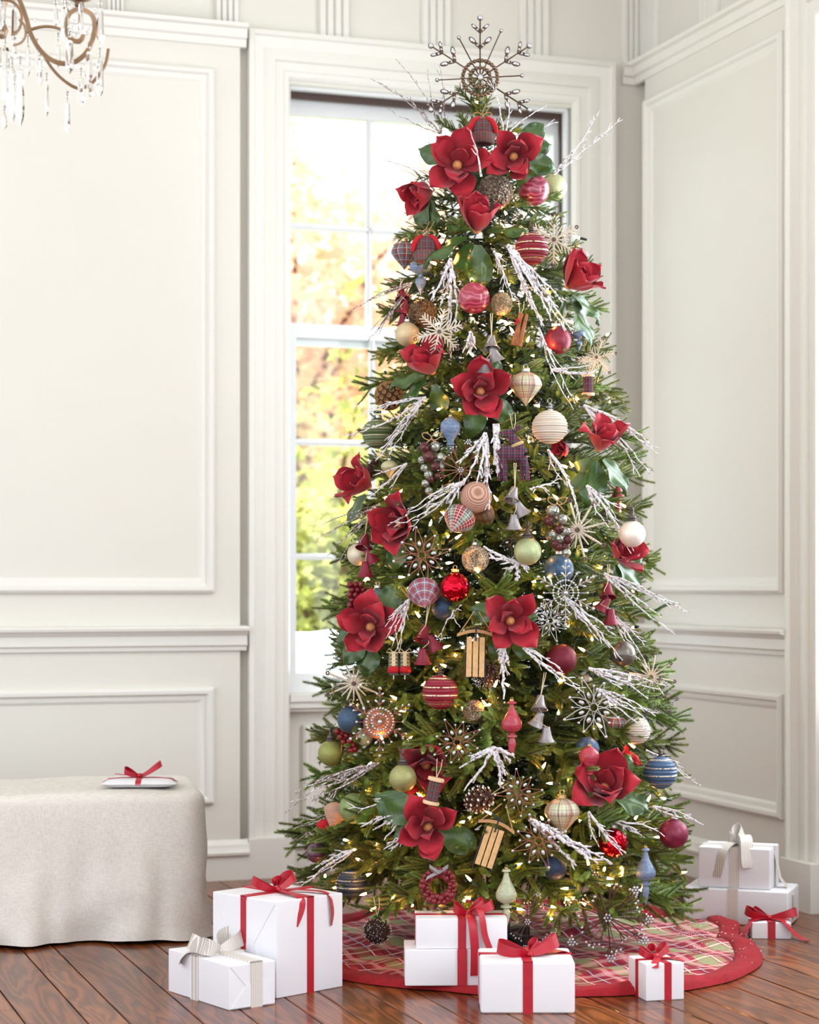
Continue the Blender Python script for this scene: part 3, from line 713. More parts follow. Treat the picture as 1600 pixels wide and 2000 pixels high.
def ball(px, py, rp, shp, mat, label, cap='crown', capm=None, out=0.02, tilt=(0, 0, 0), string=0, k=0.92, name='ball_ornament', group=GB, **kw):
    r, P = place(name, label, 'ornament', px, py, group, out, k=k); R = rp*P.y/F
    r.rotation_euler = tilt
    me = shape(shp, **kw); inst('ball', me, mat, r, sc=R)
    top = {'ball': 1, 'ribbed': .97, 'yarn': .95, 'onion': .82, 'onion_tall': .95, 'finial_long': 2.25, 'finial_drop': 1.05, 'finial_pear': 2.3, 'finial_disc': 1.1}.get(shp, 1.0)
    if cap:
        inst('cap', cap_mesh(cap), capm or M_SILV, r, (0, 0, (top-0.02)*R), sc=R*(1.0 if not shp.startswith('finial') else 0.75))
    if string: loop(r, (top+.3)*R, string)
    return r
# ---------------------------------------------------------------- ball ornaments
TARTAN_RB = [('a', 9, .1, .45, 0, (120, 30, 40), .8), ('b', 2.4, .1, .5, 0, (130, 34, 40), .6), ('a', 27, .4, .55, 0, (60, 90, 60), .5), ('a', 9, .48, .54, 0, (230, 220, 200), .8), ('b', 2.4, .55, .6, 0, (226, 216, 196), .8), ('b', 7.2, .2, .3, 0, (40, 44, 60), .5)]
P_BLUE = plaidmat('plaid_blue_red', (104, 124, 152), [('a', 10, .1, .42, 0, (150, 40, 48), .8), ('b', 2.6, .1, .45, 0, (146, 40, 50), .7), ('a', 40, .2, .45, 0, (150, 50, 54), .55), ('b', 11, .2, .4, 0, (150, 46, 50), .6), ('a', 10, .7, .74, 0, (230, 222, 205), .9), ('b', 2.6, .72, .77, 0, (230, 222, 205), .9)], rough=0.5)
P_RED = plaidmat('plaid_red_white', (134, 26, 44), [('a', 5, .1, .45, 0, (110, 150, 132), .85), ('b', 1.6, .1, .45, .2, (64, 48, 66), .6), ('a', 5, .6, .85, 0, (150, 24, 40), .9), ('a', 20, .1, .2, 0, (236, 228, 218), .95), ('b', 7, .1, .22, 0, (236, 228, 218), .95)], rough=0.45)
P_GREEN = plaidmat('plaid_pale_green', (186, 190, 160), [('a', 4, .1, .4, 0, (140, 62, 70), .55), ('b', 1.5, .15, .5, .3, (150, 76, 80), .5), ('a', 28, .1, .3, 0, (214, 210, 186), .8), ('b', 12, .1, .3, 0, (212, 210, 190), .8), ('a', 8, .6, .66, 0, (104, 50, 50), .9), ('b', 3, .7, .76, 0, (110, 54, 52), .9)], rough=0.3, metal=0.25)
P_BROWN = plaidmat('plaid_brown', (120, 104, 78), [('a', 6, .1, .5, 0, (70, 62, 50), .7), ('b', 2.4, .1, .5, 0, (104, 52, 48), .6), ('a', 24, .1, .2, 0, (70, 40, 36), .7), ('b', 9, .1, .2, 0, (70, 40, 36), .7)], rough=0.5)
P_DKRED = plaidmat('plaid_blue_maroon', (96, 110, 128), TARTAN_RB, rough=0.7)
B = ball
cream2 = (226, 210, 180)
B(967, 375, 35, 'rough', ballmat('mosaic', (96, 78, 66), (176, 160, 140)), 'silvery brown crackled bark ball below the two top magnolias', None, out=0.03, f=4)
B(1043, 371, 31, 'ball', ballmat('marble', (128, 34, 62), (176, 92, 110)), 'plum and rose swirled ball below the top right magnolia', out=0.02)
B(1081, 366, 27, 'ball', ballmat('glitter', (172, 176, 130), (214, 214, 170)), 'pale gold-green ball at the top right, beside the plum swirled one', out=-0.03, k=1.0)
B(1039, 486, 33, 'ribbed', ballmat('stripes', (140, 28, 48), (226, 212, 180)), 'dark red ribbed ball with cream bands, right of the cup-shaped magnolia', 'stem', M_BRONZE, out=0.05)
B(926, 582, 31, 'ball', ballmat('marble', (146, 26, 48), (184, 84, 108)), 'rosy red marbled ball in the middle above the silver bells', None, out=0.05)
B(979, 594, 22, 'rough', ballmat('mercury', (208, 198, 172), (158, 128, 86)), 'small silver-gold mottled glass ball right of the rosy marbled ball', out=0.03, f=6)
B(796, 653, 24, 'ball', ballmat('glitter', (196, 176, 138), (224, 208, 172)), 'champagne glitter ball at the left edge below the bark ball', out=0.02, k=0.97)
B(826, 612, 28, 'rough', ballmat('mosaic', (98, 70, 50), (178, 146, 112)), 'shaggy brown wood-curl ball left of the rosy marbled ball', None, out=0.0, f=9)
B(1090, 665, 27, 'ball', ballmat('matte', (112, 20, 42), (140, 40, 66)), 'burgundy ball under the long frosted twig spray at the right', out=0.0)
B(738, 847, 31, 'yarn', ballmat('stripes', (104, 118, 80), (214, 208, 184)), 'olive green yarn-ribbed ball with pale streaks at the left edge', out=0.02, k=0.98)
B(1074, 834, 35, 'yarn', ballmat('twine', (224, 214, 202), (190, 172, 152)), 'cream ribbed ball with gold ridges, left of the right-hand magnolia', 'stem', M_LOOP, out=0.06)
B(761, 913, 17, 'onion', ballmat('matte', (176, 178, 140), (196, 190, 150)), 'pale sage pear-shaped ornament at the left, above the side magnolia', out=0.03, k=0.96)
B(930, 971, 31, 'ball', ballmat('twine', (206, 166, 146), (156, 112, 94)), 'pinkish beige twine-wound ball in the middle, above the white-lined plaid one', None, out=0.06, tilt=(1.25, 0.3, 0))
B(946, 1003, 24, 'onion', P_BROWN, 'brown plaid ornament half hidden behind the beige twine-wound ball', None, out=0.0, tilt=(0, 1.2, 0))
B(897, 1014, 32, 'onion', P_RED, 'red and green plaid ornament with white lines and a tip pointing down left', 'crown', M_GOLD, out=0.06, tilt=(-0.5, 0.75, 0.3))
B(1031, 1077, 27, 'ball', ballmat('glitter', (158, 168, 122), (196, 202, 160)), 'pale green ball with a grey deer-head cap, below the middle silver bells', 'deer', M_BRONZE, out=0.07)
B(1235, 1043, 26, 'ball', ballmat('glitter', (226, 216, 204), (246, 240, 232)), 'creamy white glitter ball with a grey cap at the right edge', 'deer', M_BRONZE, out=0.14, k=1.02)
B(1092, 1112, 29, 'ball', ballmat('matte', (44, 72, 104), (84, 116, 148)), 'steel blue ball behind the round jewelled snowflake at the right', out=0.0)
B(700, 1083, 22, 'ball', ballmat('glitter', (208, 196, 170), (232, 222, 200)), 'cream glitter ball behind the maroon bells at the left edge', out=0.0, k=1.0)
B(929, 1092, 27, 'ball', ballmat('mercury', (120, 96, 74), (226, 214, 190)), 'smoky gold glass ball with a pale frosted patch above the shiny red ball', out=0.0)
B(889, 1147, 29, 'ball', ballmat('shiny', (196, 14, 40)), 'mirror-shiny red ball right of the blue and red plaid ornament', 'crown', M_GOLD, out=0.05)
B(828, 1158, 33, 'onion', P_BLUE, 'blue and red plaid ornament with its tip turned to the lower left', 'crown', M_GOLD, out=0.07, tilt=(-0.75, 0.35, 0.4))
B(868, 1187, 25, 'ball', ballmat('glitter', (38, 54, 78), (70, 96, 130)), 'dark navy ball tucked below the shiny red ball', None, out=0.0)
B(738, 1176, 27, 'ball', ballmat('painted', (70, 88, 102), (112, 128, 138)), 'slate blue-grey ball behind the large left magnolia', out=-0.01, k=0.95)
B(1097, 1288, 30, 'ball', ballmat('glitter', (92, 16, 36), (130, 30, 50)), 'dark burgundy glitter ball right of the front magnolia, under a bent frosted twig', None, out=0.04)
r = B(1217, 1277, 25, 'ball', simple('bell_bronze', (112, 106, 100), 0.38, 0.8), 'round bronze jingle bell with a slot at the right of the tree', None, out=0.03, k=1.0, name='jingle_bell')
mb = MB(); R = 25*6.0/F; mb.lathe([(R*1.0, -.03*R), (R*1.035, 0), (R*1.0, .03*R)], 30, caps=False, T=Matrix.Rotation(0.1, 4, 'X')); mb.build('seam', simple('bell_bronze', (112, 106, 100)), r)
mb = MB(); mb.tube([(-R*.35, -R*.88, -R*.12), (-R*.33, -R*.86, -R*.3), (-R*.28, -R*.78, -R*.55)], [R*.1, R*.09, R*.11], 8); mb.build('slot', simple('slot_black', (12, 12, 12), 0.9), r)
B(860, 1352, 35, 'ribbed', ballmat('stripes', (146, 26, 50), (226, 208, 178)), 'large red ribbed ball with gold bands in the left centre', 'stem', M_BRONZE, out=0.07)
B(686, 1406, 27, 'ball', ballmat('glitter', (44, 66, 92), (88, 116, 144)), 'blue glitter ball left of the ring-shaped jewelled snowflake', out=0.01, k=1.0)
B(741, 1412, 32, 'ball', ballmat('twine', (200, 134, 108), (146, 90, 70)), 'copper twine-wound ball behind the ring-shaped jewelled snowflake', None, out=-0.01, tilt=(1.2, -0.4, 0))
B(712, 1440, 17, 'ball', ballmat('matte', (170, 186, 150), (196, 204, 180)), 'small pale green ball mostly hidden below the copper twine ball', None, out=-0.05)
B(646, 1471, 25, 'ball', ballmat('glitter', (128, 134, 70), (166, 166, 104)), 'olive green ball with a deer-head cap at the far left edge', 'deer', M_BRONZE, out=0.0, k=1.02)
B(787, 1520, 27, 'ball', ballmat('glitter', (146, 148, 96), (184, 180, 130)), 'sage green ball with a deer-head cap beside the thread spool', 'deer', M_BRONZE, out=0.09)
B(692, 1579, 30, 'ball', ballmat('glitter', (122, 142, 88), (170, 182, 130)), 'moss green glitter ball at the lower left beside the beige twine onion', None, out=0.06)
B(656, 1588, 25, 'onion', ballmat('twine', (206, 170, 148), (166, 128, 108)), 'beige twine-wound pointed ornament left of the moss green glitter ball', None, out=0.0, tilt=(-0.3, 0.35, 0), k=0.98)
B(925, 1388, 22, 'rough', ballmat('mercury', (216, 204, 182), (120, 92, 64)), 'mottled silver-gold glass ball right of the large red ribbed ball', None, out=0.01, f=6)
B(1290, 1509, 33, 'ribbed', ballmat('stripes', (70, 100, 138), (214, 204, 186)), 'blue ribbed ball with silvery bands hanging at the right edge', 'stem', M_BRONZE, out=0.05, k=1.02)
B(1243, 1427, 28, 'yarn', ballmat('twine', (224, 216, 206), (192, 178, 160)), 'cream ribbed ball above the blue ribbed ball at the right edge', 'stem', M_BRONZE, out=-0.02, k=1.0)
B(1206, 1416, 21, 'onion', P_DKRED, 'small blue and maroon plaid ornament right of the silver jewelled snowflake', None, out=-0.03, k=0.95)
B(1148, 1462, 23, 'ball', ballmat('matte', (36, 56, 88), (70, 104, 144)), 'blue ball behind the red finial at the lower right', None, out=-0.01)
B(1098, 1588, 35, 'onion', P_GREEN, 'pale green plaid ornament hanging at the lower right, below the twin bulbs', 'crown', M_GOLD, out=0.07)
B(1027, 753, 32, 'onion', P_GREEN, 'pale green plaid ornament right of the middle magnolia', 'crown', M_SILV, out=0.06)
B(1128, 502, 22, 'onion', P_RED, 'red and white plaid ornament at the upper right above the side magnolia', 'crown', M_GOLD, out=0.0, k=1.0)
B(790, 494, 26, 'onion', P_DKRED, 'dark tartan ornament at the upper left, beside the trapper hat', 'crown', M_GOLD, out=-0.01, k=1.0)
B(1316, 1628, 29, 'ball', ballmat('matte', (112, 16, 44), (140, 46, 82)), 'matte burgundy ball hanging alone at the lower right edge', 'crown', M_SILV, out=0.02, k=1.04)
B(1198, 1646, 29, 'ball', ballmat('shiny', (186, 12, 34)), 'mirror-shiny red ball at the lower right behind frosted twigs', 'crown', M_SILV, out=0.04)
B(1083, 1694, 25, 'ball', ballmat('glitter', (34, 48, 72), (60, 82, 116)), 'dark navy ball behind the lowest copper snowflake', None, out=0.0)
B(687, 1727, 31, 'ribbed', ballmat('stripes', (52, 62, 78), (202, 194, 182)), 'navy ribbed ball with silver bands low at the left, behind the tall gift', 'stem', M_BRONZE, out=0.0, k=0.9)
B(618, 1665, 20, 'ball', ballmat('marble', (74, 40, 62), (112, 70, 84)), 'dull purple ball half hidden at the lower left tip of the tree', None, out=-0.02, k=0.99)
B(1140, 1332, 18, 'onion', P_GREEN, 'pale plaid ornament peeking out above the silver jewelled snowflake', None, out=-0.04)
# pod ball
r, P = place('pod_ball_ornament', 'round brown ball of open seed cups at the left edge', 'ornament', 760, 773, 'natural ornaments on the tree', 0.02, k=0.97); R = 28*P.y/F
mb = MB(); mb.sphere((0, 0, 0), R*.86, 16, 10); mb.build('core', simple('pod_dark', (66, 40, 24), 0.8), r)
cup = MB(); cup.lathe([(.10, 0), (.17, .2), (.155, .22), (.10, .08), (0, .06)], 8, caps=False); cm = cup.build('cup', simple('pod_brown', (150, 112, 66), 0.7, nscale=3), r, True, 0).data
bpy.data.objects.remove(bpy.data.objects['cup'])
for i in range(70):
    z_ = 1-2*(i+.5)/70; a = i*2.39996; v = Vector((math.cos(a)*math.sqrt(1-z_*z_), math.sin(a)*math.sqrt(1-z_*z_), z_))
    o = mko('cup', cm, r, v*R*.8, v.to_track_quat('Z', 'Y').to_euler()); o.scale = (R,)*3
# dark seeded twig ball under the tree
r, P = place('seeded_ball_ornament', 'dark brown ball dotted with white beads, hanging lowest at the left', 'ornament', 737, 1818, 'natural ornaments on the tree', 0.06, k=0.95); R = 28*P.y/F
mb = MB(); mb.sphere((0, 0, 0), R*.86, 18, 12); mb.build('core', simple('twig_dark', (44, 24, 20), 0.9, bump=0.8, bscale=300), r)
m1, m2 = MB(), MB()
for i in range(520):
    v = Vector((random.gauss(0, 1), random.gauss(0, 1), random.gauss(0, 1))).normalized(); o_ = v.orthogonal().normalized()
    m1.tube([v*R*.8, v*R*random.uniform(.92, 1.02)+o_*R*.08], [.0012, .0004], 3)
    if i % 2: m2.sphere(v*R*1.0, .0011, 5, 4)
m1.build('bristles', simple('twig_dark', (44, 24, 20)), r, False, kind='stuff'); m2.build('white_beads', simple('bead_white', (236, 232, 226), 0.5), r, kind='stuff'); loop(r, R, .055)
# spiky dark wire ball behind the upper sled
r, P = place('wire_ball_ornament', 'dark frosted wire ball just behind the upper sled', 'ornament', 950, 1318, 'natural ornaments on the tree', -0.01); R = 30*P.y/F
m1, m2 = MB(), MB(); mb = MB(); mb.sphere((0, 0, 0), R*.55, 12, 8); mb.build('core', simple('twig_dark', (44, 24, 20)), r)
for i in range(260):
    v = Vector((random.gauss(0, 1), random.gauss(0, 1), random.gauss(0, 1))).normalized(); m1.tube([v*R*.4, v*R*random.uniform(.8, 1.05)], .0007, 3); m2.sphere(v*R*random.uniform(.7, 1.05), .0014, 5, 4)
m1.build('wires', M_BRNWIRE, r, False, kind='stuff'); m2.build('frosted_beads', M_JEWEL, r, kind='stuff')

# ---------------------------------------------------------------- turned finials
redp = ballmat('painted', (150, 24, 48), (196, 84, 100)); blup = ballmat('painted', (82, 104, 138), (138, 156, 182)); grnp = ballmat('painted', (150, 158, 128), (196, 198, 168))
def fin(px, py, rp, shp, m, label, **kw): return B(px, py, rp, shp, m, label, 'crown', kw.pop('cm', M_GOLD), name='finial_ornament', group=GF, **kw)
fin(1000, 1414, 20, 'finial_long', redp, 'long red turned finial right of centre, left of the lowest silver bells', out=0.08)
fin(1151, 1478, 20, 'finial_drop', redp, 'shorter red finial hanging over the lower right magnolia', out=0.07)
fin(880, 835, 20, 'finial_drop', blup, 'grey-blue finial in the centre, above the jingle bell cluster', out=0.07)
fin(1261, 1702, 20, 'finial_pear', blup, 'pale blue finial hanging at the lower right edge', out=0.05, k=0.95)
fin(989, 1745, 21, 'finial_pear', grnp, 'pale green finial hanging at the bottom above the stacked gifts', out=0.06)
fin(822, 525, 22, 'finial_disc', blup, 'grey-blue finial just below the plaid trapper hat at the upper left', out=0.0)
fin(1131, 655, 13, 'finial_disc', blup, 'small blue finial at the right edge beside the burgundy ball', out=0.0, k=1.0)
fin(1208, 966, 12, 'finial_long', redp, 'dark pink finial at the right, above the white glitter ball', out=-0.02, k=0.98)

# ---------------------------------------------------------------- magnolias
def velvet(name, c1, c2):
    t = NT(name); o, x, y, z = t.obj(); r2 = t.m('SQRT', t.m('ADD', t.m('MULTIPLY', x, x), t.m('MULTIPLY', y, y)))
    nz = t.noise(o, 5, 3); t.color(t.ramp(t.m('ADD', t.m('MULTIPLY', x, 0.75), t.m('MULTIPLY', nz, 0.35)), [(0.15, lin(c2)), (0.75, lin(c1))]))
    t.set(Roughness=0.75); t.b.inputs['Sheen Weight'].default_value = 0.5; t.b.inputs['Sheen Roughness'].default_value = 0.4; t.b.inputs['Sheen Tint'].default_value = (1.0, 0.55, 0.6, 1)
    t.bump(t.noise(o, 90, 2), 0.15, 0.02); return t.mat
M_PET = velvet('red_velvet_petal', (164, 10, 36), (84, 4, 18)); M_STAM = simple('stamen', (200, 138, 88), 0.9, nscale=14, namp=0.35)
t = NT('magnolia_leaf'); o_, x_, y_, z_ = t.obj(); geo = t.n('ShaderNodeNewGeometry')
gr = t.ramp(t.noise(o_, 3, 3), [(0.3, lin((36, 66, 30))), (0.7, lin((74, 104, 46)))])
vein = t.band(t.m('ADD', x_, t.m('ABSOLUTE', t.m('MULTIPLY', y_, 1.1))), 9, 0.0, 0.07)
t.color(t.mix(t.m('MULTIPLY', geo.outputs['Backfacing'], 0.0), t.mix(t.m('MULTIPLY', vein, 0.3), gr, lin((120, 146, 80))), lin((140, 92, 44)))); t.set(Roughness=0.28); M_LEAF = t.mat
def petal_mesh(seed, w=0.34, cup=0.35, tipc=0.25, length=1.0):
    rnd = random.Random(seed); mb = MB(); NU, NV = 8, 10; vs = []; fs = []
    for j in range(NV+1):
        t_ = j/NV; hw = w*(math.sin(PI*min(1, t_*0.95+0.05)**0.85)**0.62)*(0.45+0.55*min(1, t_*2.2))
        hw = w*1.25*(math.sqrt(max(0, 1-((t_-.6)/.4)**2)) if t_ > .6 else (.22+.78*math.sin(PI/2*t_/.6)**1.2))*(1 if t_ < .97 else .8)+0.012
        x = length*t_; z0 = cup*0.55*math.sin(PI*0.5*t_)**1.5*t_ - tipc*max(0, t_-0.72)**2*3
        for i in range(NU+1):
            s_ = i/NU*2-1; xx = x-0.10*length*t_*s_*s_; zz = z0+cup*0.6*hw*s_*s_*(1-0.35*t_)+0.03*math.sin(s_*5+seed)*t_+rnd.uniform(-.004, .004)
            vs.append((xx, hw*s_, zz))
    for j in range(NV):
        for i in range(NU):
            a = j*(NU+1)+i; fs.append((a, a+1, a+NU+2, a+NU+1))
    mb.add(vs, fs); return mb
def as_mesh(mb, mats, name, angle=60):
    o = mb.build(name, mats, None, True, angle); me = o.data; bpy.data.objects.remove(o); return me
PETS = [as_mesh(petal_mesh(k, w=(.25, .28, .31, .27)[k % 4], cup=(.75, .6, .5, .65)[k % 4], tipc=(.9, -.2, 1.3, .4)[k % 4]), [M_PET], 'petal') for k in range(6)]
LEAVES = []
for k in range(3):
    mb = petal_mesh(20+k, w=.24, cup=-.1+0.1*k, tipc=0.9); mb.v = [(x, y*(1-0.55*max(0, x-0.45)), z+0.04*math.sin(9*x)*abs(y)*6) for x, y, z in mb.v]
    LEAVES.append(as_mesh(mb, [M_LEAF], 'leaf'))
sm = MB(); sm.sphere((0, 0, .10), .125, 14, 10, sc=(1, 1, 1.25))
for i in range(90):
    z_ = 1-1.6*(i+.5)/90; a = i*2.39996; v = Vector((math.cos(a)*math.sqrt(max(0, 1-z_*z_)), math.sin(a)*math.sqrt(max(0, 1-z_*z_)), z_))
    sm.tube([Vector((0, 0, .09))+v*.09, Vector((0, 0, .10))+v*.14+Vector((0, 0, .03))], [.011, .004], 4)
STAM = as_mesh(sm, [M_STAM], 'stamens', 0)
def magnolia(px, py, rp, face, label, openness=1.0, leaves=((200, 1.0), (320, .9), (80, .9)), out=0.05, seed=0, k=0.9, spin=0.0):
    """face = direction the flower looks towards; rp = outer radius in pixels; leaves = (angle in the picture plane, length)"""
    P = surf(px, py, out, k); R = (1.12 if openness > .6 else 1.38)*rp*P.y/F; rnd = random.Random(seed*7+3)
    f = Vector(face).normalized(); q = f.to_track_quat('Z', 'Y')
    r = thing('magnolia_flower', label, 'flower', P, q.to_euler(), GM)
    def pet(i, n_, el, sc, off, z):
        a = 2*PI*i/n_+off+rnd.uniform(-.16, .16); e = el+rnd.uniform(-.10, .10)
        o = mko('petal', PETS[rnd.randrange(6)], r); M = Matrix.Rotation(a, 4, 'Z') @ Matrix.Rotation(-e, 4, 'Y') @ Matrix.Rotation(rnd.uniform(-.2, .2), 4, 'X')
        o.rotation_euler = M.to_euler(); o.scale = (R*sc*rnd.uniform(.92, 1.08),)*3; o.location = Vector((math.cos(a), math.sin(a), 0))*R*.05+Vector((0, 0, z*R))
    o1 = spin
    for i in range(4+seed % 2): pet(i, 4+seed % 2, 0.10+(1-openness)*0.95, 1.05, o1, 0)
    for i in range(3): pet(i, 3, 0.42+(1-openness)*0.75, 0.90, o1+.6, .02)
    for i in range(2): pet(i, 2, 0.72+(1-openness)*0.55, 0.66, o1+1.3, .03)
    o = mko('stamens', STAM, r); o.scale = (R,)*3
    qi = q.to_matrix().inverted().to_4x4()
    for deg, ln in leaves:
        a = math.radians(deg); d = qi.to_3x3() @ Vector((math.cos(a), 0.12, math.sin(a)))
        d.z = min(d.z, 0.05); d.normalize()
        o = mko('leaf', LEAVES[rnd.randrange(3)], r); M = d.to_track_quat('X', 'Z').to_matrix() if abs(d.z) < .95 else d.to_track_quat('X', 'Y').to_matrix()
        o.rotation_euler = M.to_euler(); o.scale = (R*ln*1.25,)*3; o.location = d*R*0.28+Vector((0, 0, -0.08*R))
    return r
mg = magnolia
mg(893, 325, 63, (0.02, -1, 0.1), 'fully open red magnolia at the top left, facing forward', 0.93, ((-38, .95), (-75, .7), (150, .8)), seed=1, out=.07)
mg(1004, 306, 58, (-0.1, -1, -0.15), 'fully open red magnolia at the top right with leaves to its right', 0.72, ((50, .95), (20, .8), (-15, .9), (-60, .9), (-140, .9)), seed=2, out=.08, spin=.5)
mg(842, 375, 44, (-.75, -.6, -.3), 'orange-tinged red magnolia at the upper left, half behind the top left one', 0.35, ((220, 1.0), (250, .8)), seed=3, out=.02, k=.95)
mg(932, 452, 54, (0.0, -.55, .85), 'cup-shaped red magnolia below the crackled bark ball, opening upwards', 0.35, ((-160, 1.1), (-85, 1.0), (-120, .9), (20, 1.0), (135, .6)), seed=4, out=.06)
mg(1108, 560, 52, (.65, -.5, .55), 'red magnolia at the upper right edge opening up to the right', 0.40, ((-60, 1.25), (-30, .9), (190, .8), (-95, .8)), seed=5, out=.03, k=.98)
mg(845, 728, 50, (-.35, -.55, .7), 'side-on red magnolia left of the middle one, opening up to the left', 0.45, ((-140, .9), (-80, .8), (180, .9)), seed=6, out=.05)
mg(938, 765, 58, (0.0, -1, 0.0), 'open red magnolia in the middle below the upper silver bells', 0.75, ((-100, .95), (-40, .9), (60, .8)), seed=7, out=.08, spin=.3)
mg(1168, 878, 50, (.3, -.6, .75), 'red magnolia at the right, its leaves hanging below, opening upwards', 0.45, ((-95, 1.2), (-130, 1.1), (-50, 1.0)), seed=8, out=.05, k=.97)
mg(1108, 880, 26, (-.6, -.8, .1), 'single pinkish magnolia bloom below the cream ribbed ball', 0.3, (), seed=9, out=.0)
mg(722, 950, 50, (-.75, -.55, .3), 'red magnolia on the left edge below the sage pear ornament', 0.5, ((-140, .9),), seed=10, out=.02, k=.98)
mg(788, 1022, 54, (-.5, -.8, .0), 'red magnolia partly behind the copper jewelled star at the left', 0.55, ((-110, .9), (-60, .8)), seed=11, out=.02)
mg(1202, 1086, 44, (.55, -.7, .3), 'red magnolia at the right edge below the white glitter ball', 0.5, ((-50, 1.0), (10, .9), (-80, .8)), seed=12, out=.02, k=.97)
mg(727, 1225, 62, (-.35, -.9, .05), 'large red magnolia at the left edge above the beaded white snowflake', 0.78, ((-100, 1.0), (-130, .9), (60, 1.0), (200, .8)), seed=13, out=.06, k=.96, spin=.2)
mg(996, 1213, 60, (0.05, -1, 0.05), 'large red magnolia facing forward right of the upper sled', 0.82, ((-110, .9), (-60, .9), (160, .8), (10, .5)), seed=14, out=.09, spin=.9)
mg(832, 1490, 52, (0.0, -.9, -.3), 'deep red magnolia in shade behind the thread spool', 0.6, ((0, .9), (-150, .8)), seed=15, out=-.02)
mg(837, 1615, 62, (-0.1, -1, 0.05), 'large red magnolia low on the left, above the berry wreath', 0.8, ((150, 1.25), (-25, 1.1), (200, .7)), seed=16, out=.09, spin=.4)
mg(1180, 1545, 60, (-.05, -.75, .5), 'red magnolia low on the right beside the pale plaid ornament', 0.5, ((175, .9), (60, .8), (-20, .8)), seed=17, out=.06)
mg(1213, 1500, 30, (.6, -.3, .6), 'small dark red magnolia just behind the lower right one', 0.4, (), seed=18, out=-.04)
# ---------------------------------------------------------------- bells
M_BELL = simple('pewter_bell', (142, 136, 138), 0.42, 0.55); M_MBELL = simple('maroon_bell', (118, 22, 44), 0.45, 0.35)
def bells(pts, label, mat, rp=22, yaw=0, out=0.07, top=(0, -60), k=0.92):
    """pts = bell centres in the frame (x, y, tilt)"""
    r, P = place('bell_cluster', label, 'ornament', pts[0][0], pts[0][1], GBE, out, k=k); R = rp*P.y/F; s = P.y/F
    me = shape('bell'); mb = MB(); tw = [((top[0])*s, 0, -top[1]*s)]
    for i, (x, y, tl) in enumerate(pts):
        c = Vector(((x-pts[0][0])*s, -0.006*i, -(y-pts[0][1])*s))
        b = inst('bell', me, mat, r, c, (0.12 if i else -0.35, tl, 0), R)
        m = MB(); m.tube([(0, 0, .5), (0, 0, -.75)], .03, 4); m.sphere((0, 0, -.82), .12, 8, 6); m.build('clapper', M_BRONZE, b)
        tp = c+Vector((math.sin(tl)*R*.9, -.004, math.cos(tl)*R*.9)); tw.append(tuple(tp)); tw.append(tuple(c+Vector((-.5*R, -R*.75, 0))))
    mb.tube(tw[:-1], 0.0012, 5)
    mb.tube([(top[0]*s+.006, .002, -top[1]*s), tw[1]], .0012, 5)
    mb.build('twine', M_PTWINE, r); return r
bells([(960, 670, .0), (966, 693, -.35), (949, 716, .1)], 'three pewter bells on twine just above the middle magnolia', M_BELL, 17, top=(-2, -58), out=.11)
bells([(1002, 966, .25), (1016, 994, -.5), (1004, 1020, 0)], 'three pewter bells on twine in the centre, left of the jingle bells', M_BELL, 17, top=(2, -62), out=.10)
bells([(1055, 1373, .1), (1051, 1405, .4), (1067, 1434, 0)], 'lowest three pewter bells on twine, right of the red finial', M_BELL, 17, top=(8, -60), out=.09)
bells([(712, 1058, .1), (724, 1086, -.4), (714, 1112, 0)], 'three maroon bells on twine in front of the cream glitter ball', M_MBELL, 17, top=(6, -64), out=.06, k=.98)
bells([(1187, 1154, .0), (1180, 1180, .5), (1192, 1205, 0)], 'three maroon bells on twine at the right below the edge magnolia', M_MBELL, 17, top=(0, -52), out=.06, k=.98)
bells([(828, 1238, .2), (846, 1256, -.5), (826, 1282, 0)], 'three maroon bells on twine hanging under the blue and red plaid ornament', M_MBELL, 18, top=(8, -58), out=.07)
bells([(784, 574, -.2), (790, 600, .2), (788, 626, 0)], 'maroon bells hanging at the upper left edge above the champagne ball', M_MBELL, 15, top=(0, -30), out=.0, k=1.0)

# ---------------------------------------------------------------- jingle bell clusters
JB = simple('jingle_brown', (96, 52, 52), 0.35, 0.5); JS = simple('jingle_silver', (168, 170, 160), 0.3, 0.75); M_BLK = simple('slot_black', (12, 12, 12), 0.9)
jm = MB(); jm.sphere((0, 0, 0), 1, 18, 12)
for a in (0.5, -0.8): jm.tube([(math.sin(b)*math.cos(a)*1.005, -math.cos(b)*1.005, math.sin(b)*math.sin(a)*1.005) for b in [-.9+.2*i for i in range(10)]], .05, 5, 1)
JM = as_mesh(jm, [JB, M_BLK], 'jingle_bell', 0)
def bow(parent, s, mat, tw=None, loops=((150, 1.0), (30, 1.0)), tails=((215, .9), (-40, .9)), w=.012, name='bow', z=0):
    """twine bow in the XZ plane, s = loop length"""
    mb = MB()
    for deg, l_ in loops:
        a = math.radians(deg); d = Vector((math.cos(a), 0, math.sin(a))); n_ = Vector((-d.z, 0, d.x)); pts = []
        for i in range(13):
            t_ = 2*PI*i/12; pts.append(d*(s*l_*.5*(1-math.cos(t_)))+n_*(s*.28*math.sin(t_))+Vector((0, -.004-.006*math.sin(t_/2), z)))
        mb.tube(pts, tw or .0016, 5)
    for deg, l_ in tails:
        a = math.radians(deg); d = Vector((math.cos(a), 0, math.sin(a))); mb.tube([(0, -.004, z), tuple(d*s*l_*.5+Vector((0, -.010, z))), tuple(d*s*l_+Vector((0, -.006, z-s*.12)))], tw or .0016, 5)
    mb.sphere((0, -.006, z), (tw or .0016)*2.2, 8, 6); return mb.build(name, mat, parent)
